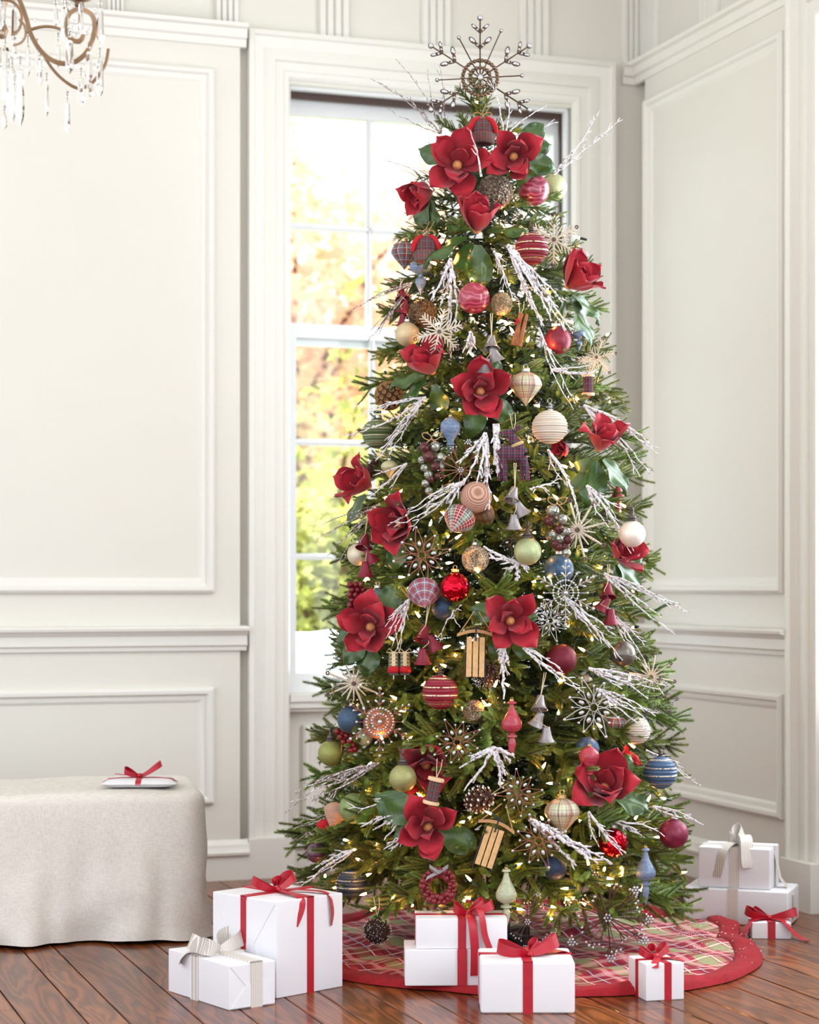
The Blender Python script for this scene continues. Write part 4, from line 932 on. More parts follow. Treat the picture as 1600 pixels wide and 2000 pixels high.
def jingles(px, py, pts, label, out=.08):
    r, P = place('jingle_bell_cluster', label, 'ornament', px, py, GBE, out); s = P.y/F
    for i, (x, y, rr, c) in enumerate(pts):
        o = inst('jingle_bell', JM, JB, r, ((x-px)*s, -.004*(i % 3), -(y-py)*s), (random.uniform(-.5, .5), random.uniform(-.6, .6), random.uniform(-.4, .4)), rr*s)
        o.material_slots[0].material = (JS if c else JB)
        if c: o['label'] = 'silver jingle bell'
    bow(r, .030, M_TWINE, z=(py-pts[0][1]+14)*s); return r
jingles(843, 905, [(850, 872, 11, 1), (830, 874, 11, 0), (838, 892, 12, 0), (861, 894, 11, 1), (829, 914, 8, 1), (850, 911, 10, 0), (861, 911, 8, 1), (837, 927, 9, 1), (855, 930, 7, 0), (831, 944, 8, 1), (842, 936, 7, 0), (838, 959, 8, 1), (824, 898, 8, 1)], 'bunch of brown and silver jingle bells left of centre, tied with a twine bow')
jingles(1088, 1030, [(1080, 998, 13, 1), (1072, 1018, 11, 0), (1098, 1014, 10, 1), (1092, 1033, 10, 0), (1078, 1044, 9, 1), (1106, 1038, 8, 1), (1094, 1052, 10, 1), (1110, 1054, 9, 0), (1083, 1062, 8, 0), (1104, 1068, 9, 0), (1092, 1068, 9, 0), (1106, 1080, 9, 1)], 'bunch of jingle bells right of the middle pewter bells')

# ---------------------------------------------------------------- sleds, skates, spools, hats, deer, wreath, cones
def sled(px, py, hp, rot, label, out=.10):
    r, P = place('sled_ornament', label, 'ornament', px, py, 'wooden sled ornaments on the tree', out, roll=rot); h = hp*P.y/F
    for k in (-1, 0, 1):
        m = MB(); m.box(k*.15*h*.95-.058*h, k*.15*h*.95+.058*h, -.012*h, .012*h, -.5*h, .38*h); m.build('slat', M_WOOD, r, False)
    m = MB(); N = 9
    for s_ in (-1, 1):
        m.tube([(s_*.22*h, .10*h, -.58*h), (s_*.22*h, .12*h, -.2*h), (s_*.21*h, .12*h, .3*h), (s_*.18*h, .06*h, .48*h), (s_*.1*h, -.02*h, .56*h)], .018*h, 6)
        for z in (-.4, 0, .3): m.tube([(s_*.22*h, .11*h, z*h), (s_*.16*h, .01*h, z*h)], .014*h, 5)
    m.tube([(-.12*h, -.0*h, .56*h), (0, -.03*h, .6*h), (.12*h, 0, .56*h)], .018*h, 6); m.build('runners', M_IRON, r)
    m = MB(); pts = [(-.42*h+.84*h*i/10, -.03*h, .42*h+.10*h*math.sin(PI*i/10)) for i in range(11)]
    m.strip(pts, Vector((0, 0, .035*h)), .018*h); m.build('steering_bar', simple('bar_wood', (176, 128, 84), 0.6), r, False)
    m = MB(); m.box(-.018*h, .018*h, -.05*h, -.02*h, .3*h, .58*h); m.build('strap', M_IRON, r, False)
    m = MB()
    for s_ in (-1, 1): m.tube([(s_*.4*h, -.03*h, .42*h), (s_*.22*h, -.02*h, .68*h), (s_*.05*h, 0, .95*h)], .0014, 5)
    m.build('pull_cord', M_TWINE, r); return r
sled(929, 1278, 88, .02, 'upper wooden sled ornament, hanging upright left of the front magnolia')
sled(958, 1650, 88, .32, 'lower wooden sled ornament, hanging tilted right of the low magnolia')
def plaid_cloth(name, base=(58, 54, 66)):
    return plaidmat(name, base, [('a', 60, .0, .42, 0, (96, 78, 74), .6), ('b', 60, .0, .40, 0, (100, 80, 70), .5), ('a', 60, .60, .68, 0, (168, 40, 48), .8), ('b', 60, .62, .70, 0, (168, 40, 48), .8), ('a', 120, .80, .9, 0, (28, 30, 52), .8)], mode='flatz', rough=0.95, bump=.4)
P_CLOTH = plaid_cloth('plaid_flannel'); P_NAVY = plaid_cloth('plaid_navy', (30, 34, 72)); P_TAN = plaid_cloth('plaid_tan', (104, 88, 86))
def skates():
    r, P = place('skate_pair', 'pair of tiny red ice skates with cream laces at the left', 'ornament', 780, 1292, None, .08); s = P.y/F
    cream = simple('skate_cream', (206, 190, 150), .9); oliv = simple('skate_olive', (104, 100, 76), .9); brn = simple('skate_sole', (70, 50, 42), .7)
    for k, dx in enumerate((-11, 11)):
        sk = MB(); sk.lathe([(0, .0), (9*s, 0), (11*s, 8*s), (10*s, 20*s), (9.5*s, 38*s), (8.5*s, 40*s), (0, 38*s)], 18, T=Matrix.Translation((dx*s, 0, -22*s)))
        o = sk.build('boot', oliv, r)
        m = MB(); m.sphere((dx*s, -7*s, -16*s), 11*s, 14, 10, sc=(1.0, 1.25, .75)); m.build('toe', M_FELT, o)
        m = MB(); m.lathe([(11.2*s, 0), (11.8*s, 6*s), (11.2*s, 11*s)], 18, T=Matrix.Translation((dx*s, 0, -22*s)), caps=False); m.build('heel_band', M_FELT, o)
        m = MB(); m.box((dx-3.5)*s, (dx+3.5)*s, -11*s, -8*s, -10*s, 20*s); m.build('tongue', cream, o)
        m = MB(); m.box((dx-9)*s, (dx+9)*s, -17*s, 11*s, -26*s, -22*s); m.build('sole', brn, o, False)
        m = MB(); m.box((dx-.8)*s, (dx+.8)*s, -20*s, 13*s, -34*s, -31*s); m.box((dx-.8)*s, (dx+.8)*s, -12*s, -10*s, -32*s, -26*s); m.box((dx-.8)*s, (dx+.8)*s, 6*s, 8*s, -32*s, -26*s); m.build('blade', M_SILV, o, False)
        m = MB()
        for q in range(4): z = (-6+q*7)*s; m.tube([((dx-7)*s, -8.5*s, z), ((dx)*s, -11.8*s, z+3*s), ((dx+7)*s, -8.5*s, z)], .9*s, 4)
        for sg in (-1, 1): m.tube([(dx*s, -11*s, 18*s), ((dx+sg*9)*s, -13*s, 26*s), ((dx+sg*14)*s, -12*s, 18*s), (dx*s, -12*s, 18*s)], .9*s, 4)
        m.build('laces', M_PTWINE, o)
    loop(r, 18*s, .06); return r
skates()
def spool(px, py, rot, sc, mat, label, out=.08, k=.92):
    r, P = place('thread_spool_ornament', label, 'ornament', px, py, 'thread spool ornaments on the tree', out, roll=rot, k=k); s = P.y/F*sc
    m = MB(); m.lathe([(0, -22*s), (13*s, -22*s), (13*s, 22*s), (0, 22*s)], 24); m.build('thread', mat, r)
    for z in (-1, 1):
        m = MB(); m.lathe([(0, z*21*s), (16.5*s, z*21*s), (17.5*s, z*24*s), (16.5*s, z*28*s), (0, z*28*s)], 24); m.build('spool_end', M_WOODC, r)
    m = MB(); m.sphere((0, 0, -32*s), 4*s, 10, 8); m.build('bead', simple('bead_wood', (150, 84, 50), .6), r); loop(r, 28*s, .055*sc)
spool(847, 1545, .22, .95, P_CLOTH, 'thread spool ornament wound in dark plaid, above the low magnolia', .13)
spool(1149, 752, .0, .75, P_NAVY, 'small navy plaid spool ornament at the right edge', .0, 1.0)
def hat(px, py, label, out, k, rot=0):
    r, P = place('trapper_hat_ornament', label, 'ornament', px, py, 'plaid trapper hat ornaments', out, roll=rot, k=k); s = P.y/F
    m = MB(); m.lathe([(24*s*math.sin(PI/2*j/10)**.9, 28*s*math.cos(PI/2*j/10)**.9-2*s) for j in range(10)]+[(23.5*s, -6*s)], 28, caps=False); m.build('crown', P_CLOTH, r)
    m = MB(); m.lathe([(22*s, -3*s), (25*s, -6*s), (23*s, -23*s), (20*s, -25*s), (19*s, -20*s), (20*s, -4*s)], 28, caps=False); m.build('brim', P_TAN, r)
    for sg in (-1, 1):
        m = MB(); pts = [(sg*7*s, -8*s, 26*s), (sg*17*s, -13*s, 19*s), (sg*24*s, -14*s, 6*s), (sg*26*s, -11*s, -6*s)]
        m.tube(pts, [3*s, 5*s, 5.5*s, 3.5*s], 10); m.build('ear_flap', M_FELT, r)
    bow(r, 18*s, M_TWINE, tw=.9*s, z=28*s, loops=((165, 1), (15, 1)), tails=((200, 1.1), (-30, 1.1)), name='twine_bow'); loop(r, 28*s, .04, M_TWINE, lean=.02)
hat(832, 487, 'plaid trapper hat ornament with red ear flaps at the upper left', .05, .95)
hat(943, 257, 'plaid trapper hat ornament with red ear flaps at the very top, under the star', .07, .9)
def deer():
    r, P = place('deer_ornament', 'navy and red plaid cloth deer with a tan scarf, right of centre', 'ornament', 1003, 888, None, .09); s = P.y/F*1.15
    m = MB(); T = None
    m.tube([(-26*s, 0, -2*s), (-15*s, 0, 3*s), (5*s, 0, 1*s), (18*s, 0, 0)], [8*s, 15*s, 13*s, 11*s], 14)
    m.tube([(14*s, 0, 0), (8*s, 0, 12*s), (-2*s, 0, 30*s), (-8*s, -1*s, 36*s)], [12*s, 10*s, 8*s, 7*s], 12)
    m.tube([(0, 0, 36*s), (-12*s, -1*s, 36*s), (-22*s, -2*s, 33*s)], [8*s, 7.5*s, 4*s], 10)
    for x0, x1, y in ((16, 24, -5), (13, 14, 5), (-18, -14, -5), (-20, -24, 5)): m.tube([(x0*s, y*s, -4*s), ((x0+x1)/2*s+2*s, y*s, -22*s), (x1*s, y*s, -44*s)], [7*s, 4.5*s, 3.5*s], 8)
    m.build('body', P_NAVY, r)
    for sg in (-1, 1): q = MB(); q.tube([(2*s, sg*5*s, 40*s), (8*s, sg*9*s, 46*s), (13*s, sg*10*s, 48*s)], [3*s, 4*s, 1*s], 8); q.build('ear', P_NAVY, r)
    q = MB(); q.tube([(22*s*0, 0, 0)]*2, 0) if False else q.tube([(9*s*math.cos(a)+6*s, 11*s*math.sin(a), 17*s+4*s*math.cos(a)) for a in [2*PI*i/16 for i in range(16)]], 3*s, 6, closed=True); q.build('scarf', simple('tan_scarf', (186, 160, 116), .95, bump=.5), r)
    q = MB(); q.tube([(18*s, 0, 6*s), (25*s, 0, 10*s)], [4*s, 1.5*s], 6); q.build('tail', P_NAVY, r); loop(r, 40*s, .05)
deer()
def wreath():
    r, P = place('berry_wreath_ornament', 'small wreath of dark red berries with a grey ribbon, above the stacked gifts', 'ornament', 857, 1730, None, .09); s = P.y/F
    br = simple('red_berry', (108, 14, 26), .35, 0, Coat_Weight=.3) if False else simple('red_berry', (112, 16, 28), .35); rb = random.Random(3)
    bm = MB(); bm.sphere((0, 0, 0), 1, 12, 8); bme = as_mesh(bm, [br], 'berry', 0)
    for i in range(40):
        a = 2*PI*i/40; ro = (22 if i % 2 else 31)*s+rb.uniform(-2, 2)*s; o = mko('berry', bme, r, (math.cos(a)*ro, rb.uniform(-9, 4)*s, math.sin(a)*ro)); o.scale = (rb.uniform(5.2, 7.5)*s,)*3
    m = MB(); m.tube([(27*s*math.cos(2*PI*i/24), 0, 27*s*math.sin(2*PI*i/24)) for i in range(24)], 3*s, 6, closed=True); m.build('ring', M_BARK, r)
    m = MB(); g = simple('grey_ribbon', (142, 134, 138), .6)
    for sg in (-1, 1): m.strip([(0, -12*s, 28*s), (sg*12*s, -14*s, 36*s), (sg*18*s, -12*s, 40*s), (sg*14*s, -10*s, 33*s), (0, -11*s, 28*s)], Vector((0, 4*s, 3*s)), .0005)
    m.strip([(0, -12*s, 28*s), (-14*s, -14*s, 22*s), (-24*s, -13*s, 16*s)], Vector((2*s, 2*s, 4*s))); m.build('ribbon_bow', g, r)
wreath()
def berries(px, py, spots, label, k=.97, out=0):
    r, P = place('berry_cluster', label, 'ornament', px, py, None, out, k=k); s = P.y/F; br = simple('red_berry', (112, 16, 28), .35)
    bm = MB(); bm.sphere((0, 0, 0), 1, 12, 8); bme = as_mesh(bm, [br], 'berry', 0)
    for x, y in spots: o = mko('berry', bme, r, (x*s, random.uniform(-4, 4)*s, -y*s)); o.scale = (6.5*s,)*3
    m = MB(); m.tube([(0, 0, 34*s), (1*s, 0, 0), (0, 0, -24*s)], .0012, 5); m.build('stem', M_TWINE, r)
berries(695, 1166, [(x*11-11+(y % 2)*4, y*10-24) for x in range(3) for y in range(6)], 'hanging bunch of dark red berries beside the slate ball at the left edge', 1.0, -.02)
berries(667, 1443, [(-8, -14), (4, -16), (-2, -4), (10, -6), (16, 4), (4, 6), (12, 14), (22, 12), (26, 20), (18, 22)], 'little cluster of red berries below the blue glitter ball at the left', .99, .01)
def cone(px, py, R_, label, out=.05, tilt=(.3, .5, 0), k=.92, frost=True):
    r, P = place('pine_cone', label, 'pine cone', px, py, 'pine cones on the tree', out, k=k); s = P.y/F*R_; r.rotation_euler = tilt
    m = MB(); m.lathe([(0, 1.0*s), (.3*s, .9*s), (.5*s, .2*s), (.45*s, -.5*s), (0, -1*s)], 12); m.build('core', simple('cone_dark', (52, 30, 22), .9), r)
    mw, mb_ = MB(), MB(); rb2 = random.Random(2)
    for i in range(64):
        t_ = i/63; z = (1-2*t_)*s*.95; rr = s*(.25+.62*math.sin(PI*min(1, t_*.9+.12))**.8); a = i*2.39996; d = Vector((math.cos(a), math.sin(a), 0)); n_ = Vector((-d.y, d.x, 0)); u = Vector((0, 0, .22*s))
        mb_.add([d*rr*.3+n_*.04*s+Vector((0, 0, z)), d*rr*.3-n_*.04*s+Vector((0, 0, z)), d*rr-n_*.16*s+Vector((0, 0, z))-u*.4, d*rr*1.06+Vector((0, 0, z))-u*.6, d*rr+n_*.16*s+Vector((0, 0, z))-u*.4], [(0, 1, 2, 3, 4)])
        if frost: mw.sphere(d*rr*1.02+Vector((0, 0, z))-u*.5, rb2.uniform(.04, .12)*s, 6, 4, sc=(1, 1, .45))
    mb_.build('scales', simple('cone_brown', (98, 62, 42), .85), r, False, kind='stuff')
    if frost: mw.build('frost', simple('frost_white', (236, 232, 228), .8), r, kind='stuff')
    loop(r, s, .06)
cone(936, 1562, 30, 'frosted pine cone in the centre above the lower sled', .04, (.5, 1.1, 0))
cone(728, 915, 20, 'dark pine cone at the left edge behind the side magnolia', -.03, (.2, .4, 0), .95, False)
r, P = place('cinnamon_bundle', 'little bundle of cinnamon bark and red berries right of the silver-gold ball', 'ornament', 1012, 645, None, .06, roll=.15); s = P.y/F
for dx, tl in ((-5, .12), (2, -.05), (7, .08)):
    m = MB(); m.tube([(dx*s, 0, -30*s), ((dx+tl*30)*s, 0, 0), ((dx+tl*70)*s, 0, 34*s)], [5*s, 4*s, 3*s], 8); m.build('bark_stick', simple('cinnamon', (150, 92, 54), .85, nscale=60, namp=.3), r)
m = MB(); m.sphere((-4*s, -7*s, 18*s), 4*s, 8, 6); m.sphere((-7*s, -6*s, 12*s), 3*s, 8, 6); m.build('berry', M_FELT, r); loop(r, 30*s, .04)
# far left: red velvet shoe with a dark runner
r, P = place('velvet_shoe_ornament', 'small red velvet skate ornament poking out at the far lower left', 'ornament', 634, 1612, None, .0, k=1.0); s = P.y/F
m = MB(); m.sphere((0, 0, 0), 14*s, 14, 10, sc=(1.15, .9, .8)); m.sphere((10*s, 0, 9*s), 9*s, 12, 8); m.build('boot', M_FELT, r)
m = MB(); m.tube([(-22*s, 0, 0), (-18*s, 0, -12*s), (0, 0, -15*s), (22*s, 0, -13*s)], 2*s, 6); m.build('blade', M_IRON, r)

# ---------------------------------------------------------------- jewelled snowflakes and wire bursts
def jew(mb, c, r, d=None, l=1.0):
    """faceted jewel, stretched by l along d (in XZ)"""
    if d is None or l == 1: mb.sphere(c, r, 7, 5, sc=(1, .6, 1)); return
    a = math.atan2(d[2], d[0]); mb.sphere((0, 0, 0), r, 7, 6, sc=(l, .6, 1), T=Matrix.Translation(c) @ Matrix.Rotation(-a, 4, 'Y'))
def polar(a, r_, y=0): return Vector((math.cos(a)*r_, y, math.sin(a)*r_))
def flake_root(px, py, label, out, k, tilt, name='jewelled_snowflake'):
    r, P = place(name, label, 'ornament', px, py, GS, out, k=k); r.rotation_euler = tilt; return r, P.y/F
def petal_flake(px, py, rp, n_, wire, label, out=.08, k=.92, tilt=(0, 0, 0), rot=.2):
    r, s = flake_root(px, py, label, out, k, tilt); R = rp*s; w, j = MB(), MB()
    for i in range(n_):
        a = 2*PI*i/n_+rot; L = R*(1.0 if i % 2 == 0 else .82); b = PI/n_
        for sg in (-1, 1):
            w.tube([polar(a, R*.12), polar(a+sg*b*.95, R*.34), polar(a+sg*b*.6, R*.52), polar(a+sg*.02, L)], R*.018, 4)
        w.tube([polar(a+b, R*.30), polar(a+b, R*.66)], R*.014, 4)
        d = polar(a, 1); jew(j, polar(a, R*.42, -.002), R*.065, d, 1.7); jew(j, polar(a, L, -.001), R*.055); jew(j, polar(a+b, R*.68), R*.045)
    w.tube([polar(2*PI*i/20, R*.13) for i in range(20)], R*.02, 5, closed=True)
    w.build('wire_frame', wire, r); j.build('jewels', M_JEWEL, r, True, 0, kind='stuff'); return r
petal_flake(824, 1085, 56, 8, M_COPWIRE, 'copper wire star with teardrop jewels at the left, over the half hidden magnolia', .10)
petal_flake(893, 1450, 50, 8, M_COPWIRE, 'copper wire jewelled star below the large red ribbed ball, with a bulb at its heart', .08, rot=.5)
petal_flake(1013, 1548, 46, 8, M_COPWIRE, 'copper wire jewelled star above the lower sled', .10, rot=.1)
petal_flake(1053, 1643, 55, 8, M_COPWIRE, 'lowest copper wire jewelled star, in front of the dark navy ball', .10, rot=.35)
petal_flake(1075, 1212, 42, 8, M_SILWIRE, 'small silver wire star right of the front magnolia', .06, rot=.3)
petal_flake(1160, 1382, 62, 8, M_SILWIRE, 'largest silver wire star with clear jewels at the lower right', .09, rot=.39)
petal_flake(1004, 1052, 36, 6, M_BRNWIRE, 'dark wire jewelled star under the middle pewter bells', .02, rot=.5)
def ring_flake(px, py, rp, wire, jm_, label, out=.08, k=.92, arms=6, leafs=True, rot=PI/2, ringr=(.24, .40), long=1.0, short=.55, name='jewelled_snowflake', tilt=(0, 0, 0), cat=None):
    r, s = flake_root(px, py, label, out, k, tilt, name); R = rp*s; w, j, rg = MB(), MB(), MB()
    for q in ringr:
        cnt = int(q*72); rg.tube([polar(2*PI*i/30, R*q) for i in range(30)], R*.014, 4, closed=True)
        for i in range(cnt): jew(j if jm_ is M_JEWEL else rg, polar(2*PI*i/cnt, R*q, -R*.02), R*.036)
    jew(j, (0, -R*.03, 0), R*.075)
    for i in range(arms):
        a = rot+2*PI*i/arms; w.tube([polar(a, 0), polar(a, R*long)], R*.014, 4); jew(j, polar(a, R*long, -.001), R*.055)
        w.tube([polar(a, R*long+R*.05), polar(a, R*long-R*.05)], R*.04, 6)
        if short: a2 = a+PI/arms; w.tube([polar(a2, 0), polar(a2, R*short*1.25)], R*.012, 4); jew(j, polar(a2, R*short*1.25, -.001), R*.04)
        if leafs:
            for q, l_ in ((.50, 1.0), (.74, .8)):
                c = polar(a, R*q)
                for sg in (-1, 1):
                    d = polar(a+sg*.75, 1); w.tube([c, c+d*R*.13*l_], R*.025, 5); jew(j, c+d*R*.06, R*.03); jew(j, c+d*R*.15*l_, R*.038*l_, d, 1.9)
    w.build('arms', wire, r); rg.build('bead_rings', jm_ if jm_ is not M_JEWEL else wire, r, True, 0, kind='stuff'); j.build('jewels', M_JEWEL, r, True, 0, kind='stuff'); return r
ring_flake(742, 1410, 66, M_COPWIRE, M_JEWEL, 'ring-shaped jewelled snowflake in front of the copper twine ball', .09, k=.95)
ring_flake(1105, 1158, 62, M_SILWIRE, M_JEWEL, 'round clear-jewelled snowflake at the right below the steel blue ball', .10, rot=PI/2)
ring_flake(956, 1402, 42, M_BRNWIRE, M_BRNWIRE, 'dark brown beaded filigree snowflake behind the long red finial', .0, arms=8, leafs=False, ringr=(.3, .55, .85), short=.8)
# the tree topper
Pt = W(938, 152, TY-.05); top = thing('tree_topper', 'large dark wire and crystal snowflake at the top of the tree', 'tree topper', Pt)
R = 117*Pt.y/F; w, j, rg = MB(), MB(), MB()
for i, (a, L) in enumerate(((90, 1.0), (33, .98), (-33, .98), (213, .98), (147, .98))):
    a = math.radians(a); w.tube([polar(a, 0), polar(a, R*L)], R*.013, 5); w.sphere(polar(a, R*L), R*.048, 10, 8); jew(j, polar(a, R*L, -R*.03), R*.040)
    for q, l_ in ((.50, 1.0), (.76, .75)):
        c = polar(a, R*q)
        for sg in (-1, 1):
            d = polar(a+sg*.8, 1); w.tube([c, c+d*R*.1], [R*.024, R*.03], 6); cc = c+d*R*.16*l_+d*R*.02
            w.sphere((0, 0, 0), R*.042*l_, 8, 6, sc=(1.9, .5, 1), T=Matrix.Translation(cc) @ Matrix.Rotation(-math.atan2(d.z, d.x), 4, 'Y')); jew(j, cc+Vector((0, -R*.018, 0)), R*.030*l_, d, 1.9); jew(j, c+d*R*.06+Vector((0, -R*.02, 0)), R*.02)
for a, L in ((118, .76), (66, .86), (3, .70), (183, .72)):
    a = math.radians(a); w.tube([polar(a, 0), polar(a, R*L)], R*.011, 5); w.sphere(polar(a, R*L), R*.034, 9, 7); jew(j, polar(a, R*L, -R*.022), R*.024)
w.tube([(0, 0, 0), (0, .02, -R*.9), (0, .03, -R*1.6)], R*.02, 6)
for q, cnt in ((.165, 16), (.29, 30)):
    for i in range(cnt): rg.sphere(polar(2*PI*i/cnt, R*q, (-.02 if q < .2 else 0)*R), R*.036, 8, 6)
for i in range(12): w.tube([polar(2*PI*i/12, 0), polar(2*PI*i/12, R*.165)], R*.007, 4)
jew(j, (0, -R*.05, 0), R*.05)
m_an = simple('antique_bronze', (84, 66, 54), .4, .7)
w.build('arms', m_an, top); rg.build('bead_rings', simple('bronze_bead', (112, 92, 74), .3, .8), top, True, 0, kind='stuff'); j.build('crystals', M_JEWEL, top, True, 0, kind='stuff')
def burst(px, py, rp, wire, label, out=.08, k=.92, n_=18, name='wire_burst_ornament', seed=0, jm_=None):
    r, P = place(name, label, 'ornament', px, py, 'wire starburst ornaments', out, k=k); R = rp*P.y/F; w, j = MB(), MB(); rb = random.Random(seed); jm_ = jm_ or M_JEWEL
    def clus(c, rr):
        for q in range(7): a = 2*PI*q/6; o = Vector((0, 0, 0)) if q == 6 else Vector((math.cos(a), -.4, math.sin(a)))*rr; j.sphere(Vector(c)+o, rr*.48, 7, 5)
    clus((0, -R*.05, 0), R*.075)
    for i in range(n_):
        a = 2*PI*i/n_+rb.uniform(-.1, .1); y = rb.uniform(-.5, .35); d = Vector((math.cos(a), y, math.sin(a))).normalized(); L = R*(1.0 if i % 3 == 0 else rb.uniform(.6, .85))
        w.tube([(0, 0, 0), d*L], R*.017, 4)
        if i % 3 == 0: clus(d*L, R*.07)
        else: j.sphere(d*L, R*.036, 7, 5)
        for sg in (-1, 1):
            d2 = (d+Vector((-d.z, 0, d.x))*sg*.45).normalized(); c = d*L*.68; w.tube([c, c+d2*R*.26], R*.013, 4); j.sphere(c+d2*R*.26, R*.032, 7, 5)
    w.build('spokes', wire, r); j.build('beads', jm_, r, True, 0, kind='stuff'); return r
burst(1187, 1792, 86, M_BRNWIRE, 'big jewelled wire starburst resting low at the right over the tree skirt', .06, n_=20, seed=1)
burst(1030, 1800, 58, M_BRNWIRE, 'smaller jewelled wire starburst under the tree beside the pale green finial', .0, n_=16, seed=2)
burst(900, 918, 58, M_COPWIRE, 'copper wire starburst right of the left jingle bell bunch', .06, n_=14, seed=3)
burst(1282, 1362, 42, M_BRNWIRE, 'dark wire starburst sticking out at the right edge', .0, 1.05, 14, seed=4, jm_=simple('bead_dark', (92, 82, 84), .4, .3))
M_TINS = simple('glitter_tinsel', (206, 196, 180), .6, .2, nscale=300, namp=.3)
def fern_flake(px, py, rp, label, out=.05, k=.95, arms=6, rot=0, barb=True, tilt=(0, 0, 0), mat=None):
    r, s = flake_root(px, py, label, out, k, tilt, 'glitter_snowflake'); R = rp*s; w, j = MB(), MB()
    for i in range(arms):
        a = rot+2*PI*i/arms; w.tube([polar(a, 0), polar(a, R*.55), polar(a, R*.92)], [R*.045, R*.04, R*.03], 6)
        if barb:
            for q in (.3, .45, .6, .75):
                for sg in (-1, 1): c = polar(a, R*q); w.tube([c, c+polar(a+sg*.8, R*(.30-.2*abs(q-.45)))], [R*.032, R*.022], 5)
        a2 = a+PI/arms; w.tube([polar(a2, 0), polar(a2, R*.6)], [R*.04, R*.022], 5)
        for q in range(6): b = 2*PI*q/6; j.sphere(polar(a, R*.98)+polar(b, R*.055), R*.034, 6, 5)
    for q in range(7): j.sphere(polar(q, R*.05, -R*.05), R*.04, 6, 5)
    w.build('arms', mat or M_TINS, r); j.build('beads', simple('bead_brown', (112, 92, 84), .4, .4), r, True, 0, kind='stuff')
fern_flake(858, 648, 50, 'champagne glitter snowflake right of the champagne ball at the upper left', .06, rot=.3)
fern_flake(1082, 468, 52, 'pale frosted snowflake at the upper right beside the red banded ball', .0, 1.0, rot=.5)
fern_flake(1165, 698, 40, 'white glitter snowflake at the right edge above the navy spool', -.03, 1.0, rot=.2)
fern_flake(691, 1335, 56, 'white beaded snowflake with brown berries at the left edge', .01, 1.0, rot=.4, arms=8, barb=False)
fern_flake(1128, 1035, 60, 'frosted white starburst snowflake right of the lower jingle bells', .03, .95, rot=.25, arms=8, barb=False)
fern_flake(1272, 1322, 48, 'white frosted snowflake behind the dark wire starburst at the right edge', -.05, 1.05, rot=.6, arms=8, barb=False)

# ---------------------------------------------------------------- frosted twigs
t = NT('frosted_twig'); o_, x_, y_, z_ = t.obj()
t.color(t.ramp(t.noise(o_, 130, 3, .6), [(0.36, lin((128, 100, 84))), (0.48, lin((232, 230, 236)))])); t.set(Roughness=0.85); t.bump(t.noise(o_, 600, 2), .8, .003); M_FROST = t.mat
t = NT('bare_twig'); o_, x_, y_, z_ = t.obj()
t.color(t.ramp(t.noise(o_, 160, 3, .6), [(0.45, lin((122, 100, 92))), (0.58, lin((216, 212, 220)))])); t.set(Roughness=0.85); M_TWIGB = t.mat
def spray(x0, y0, tips, label, out=.06, k=.9, thick=1.0, mat=None, back=0.0, depth=.0, sag=.12, lump=1.0):
    """twigs from one foot to the given tips in the frame"""
    P0 = surf(x0, y0, out, k); r = thing('frosted_twig_spray', label, 'twigs', P0, (0, 0, 0), GT); s = P0.y/F
    rb = random.Random(int(x0*7+y0)); r0 = .0016*thick
    for (tx, ty) in tips:
        e = Vector(((tx-x0)*s, -depth+rb.uniform(-.02, .02), -(ty-y0)*s)); n_ = max(7, int(e.length/.018)); side = Vector((e.z, 0, -e.x)).normalized()
        cv = rb.uniform(-1, 1)*sag*e.length*.6; m = MB(); pts = []
        for i in range(n_+1):
            q = i/n_; p = e*q+side*cv*math.sin(PI*q)+Vector((rb.gauss(0, .0016), rb.gauss(0, .0016), rb.gauss(0, .0016)))*(q > 0); pts.append(p)
        rs = [r0*(1.5-0.9*i/n_)*rb.uniform(.8, 1.25)*lump for i in range(n_+1)]; m.tube(pts, rs, 6)
        for i in range(2, n_):
            if rb.random() < (.2 if mat else .5):
                d = (pts[i]-pts[i-1]).normalized(); sg = rb.choice((-1, 1)); q = (d+side*sg*rb.uniform(.4, .9)+Vector((0, rb.uniform(-.4, .4), 0))).normalized(); l_ = rb.uniform(.008, .026)
                m.tube([pts[i], pts[i]+q*l_*.5, pts[i]+(q+d*.3)*l_*.9], [r0*.9*lump, r0*.8*lump, r0*.45], 5)
            if lump > 1 and rb.random() < .5: m.sphere(pts[i]+Vector((rb.gauss(0, .001), rb.gauss(0, .001), 0)), r0*1.5*lump, 6, 4)
        m.build('twig', mat or M_FROST, r)
    return r
spray(862, 262, [(724, 152), (742, 165), (757, 212), (776, 118), (800, 190), (836, 140), (857, 123), (870, 170)], 'bare frosted twigs reaching up to the left of the topper', -.02, mat=M_TWIGB, thick=.8)
spray(850, 372, [(740, 312), (768, 330), (790, 360)], 'thin bare twigs curling left over the window beside the top magnolias', .0, mat=M_TWIGB, thick=.7, sag=.3)
spray(985, 270, [(957, 158), (992, 190), (1070, 205), (1092, 236)], 'frosted twigs standing up right of the top trapper hat', .06, thick=1.2)
spray(940, 345, [(920, 254)], 'single frosted twig between the two top magnolias', .14, thick=1.3)
spray(1082, 342, [(1170, 218), (1216, 234), (1128, 285)], 'white frosted twigs reaching out to the upper right', .0, 1.0, thick=1.2)
spray(880, 505, [(868, 560), (842, 588), (858, 600), (872, 640), (888, 650), (880, 700)], 'crusty white twigs hanging left of the rosy marbled ball', .08, thick=1.5, lump=1.3)
spray(965, 490, [(990, 560), (985, 545), (1000, 585), (978, 530)], 'pale frosted twigs hanging over the silver-gold ball', .08, thick=1.2)
spray(992, 478, [(1040, 600), (1052, 620), (1060, 640), (1078, 628), (1092, 600), (1104, 645), (1118, 650), (1030, 560), (1100, 590)], 'long white frosted spray sweeping down to the burgundy ball at the right', .09, thick=1.5, lump=1.15, sag=.06)
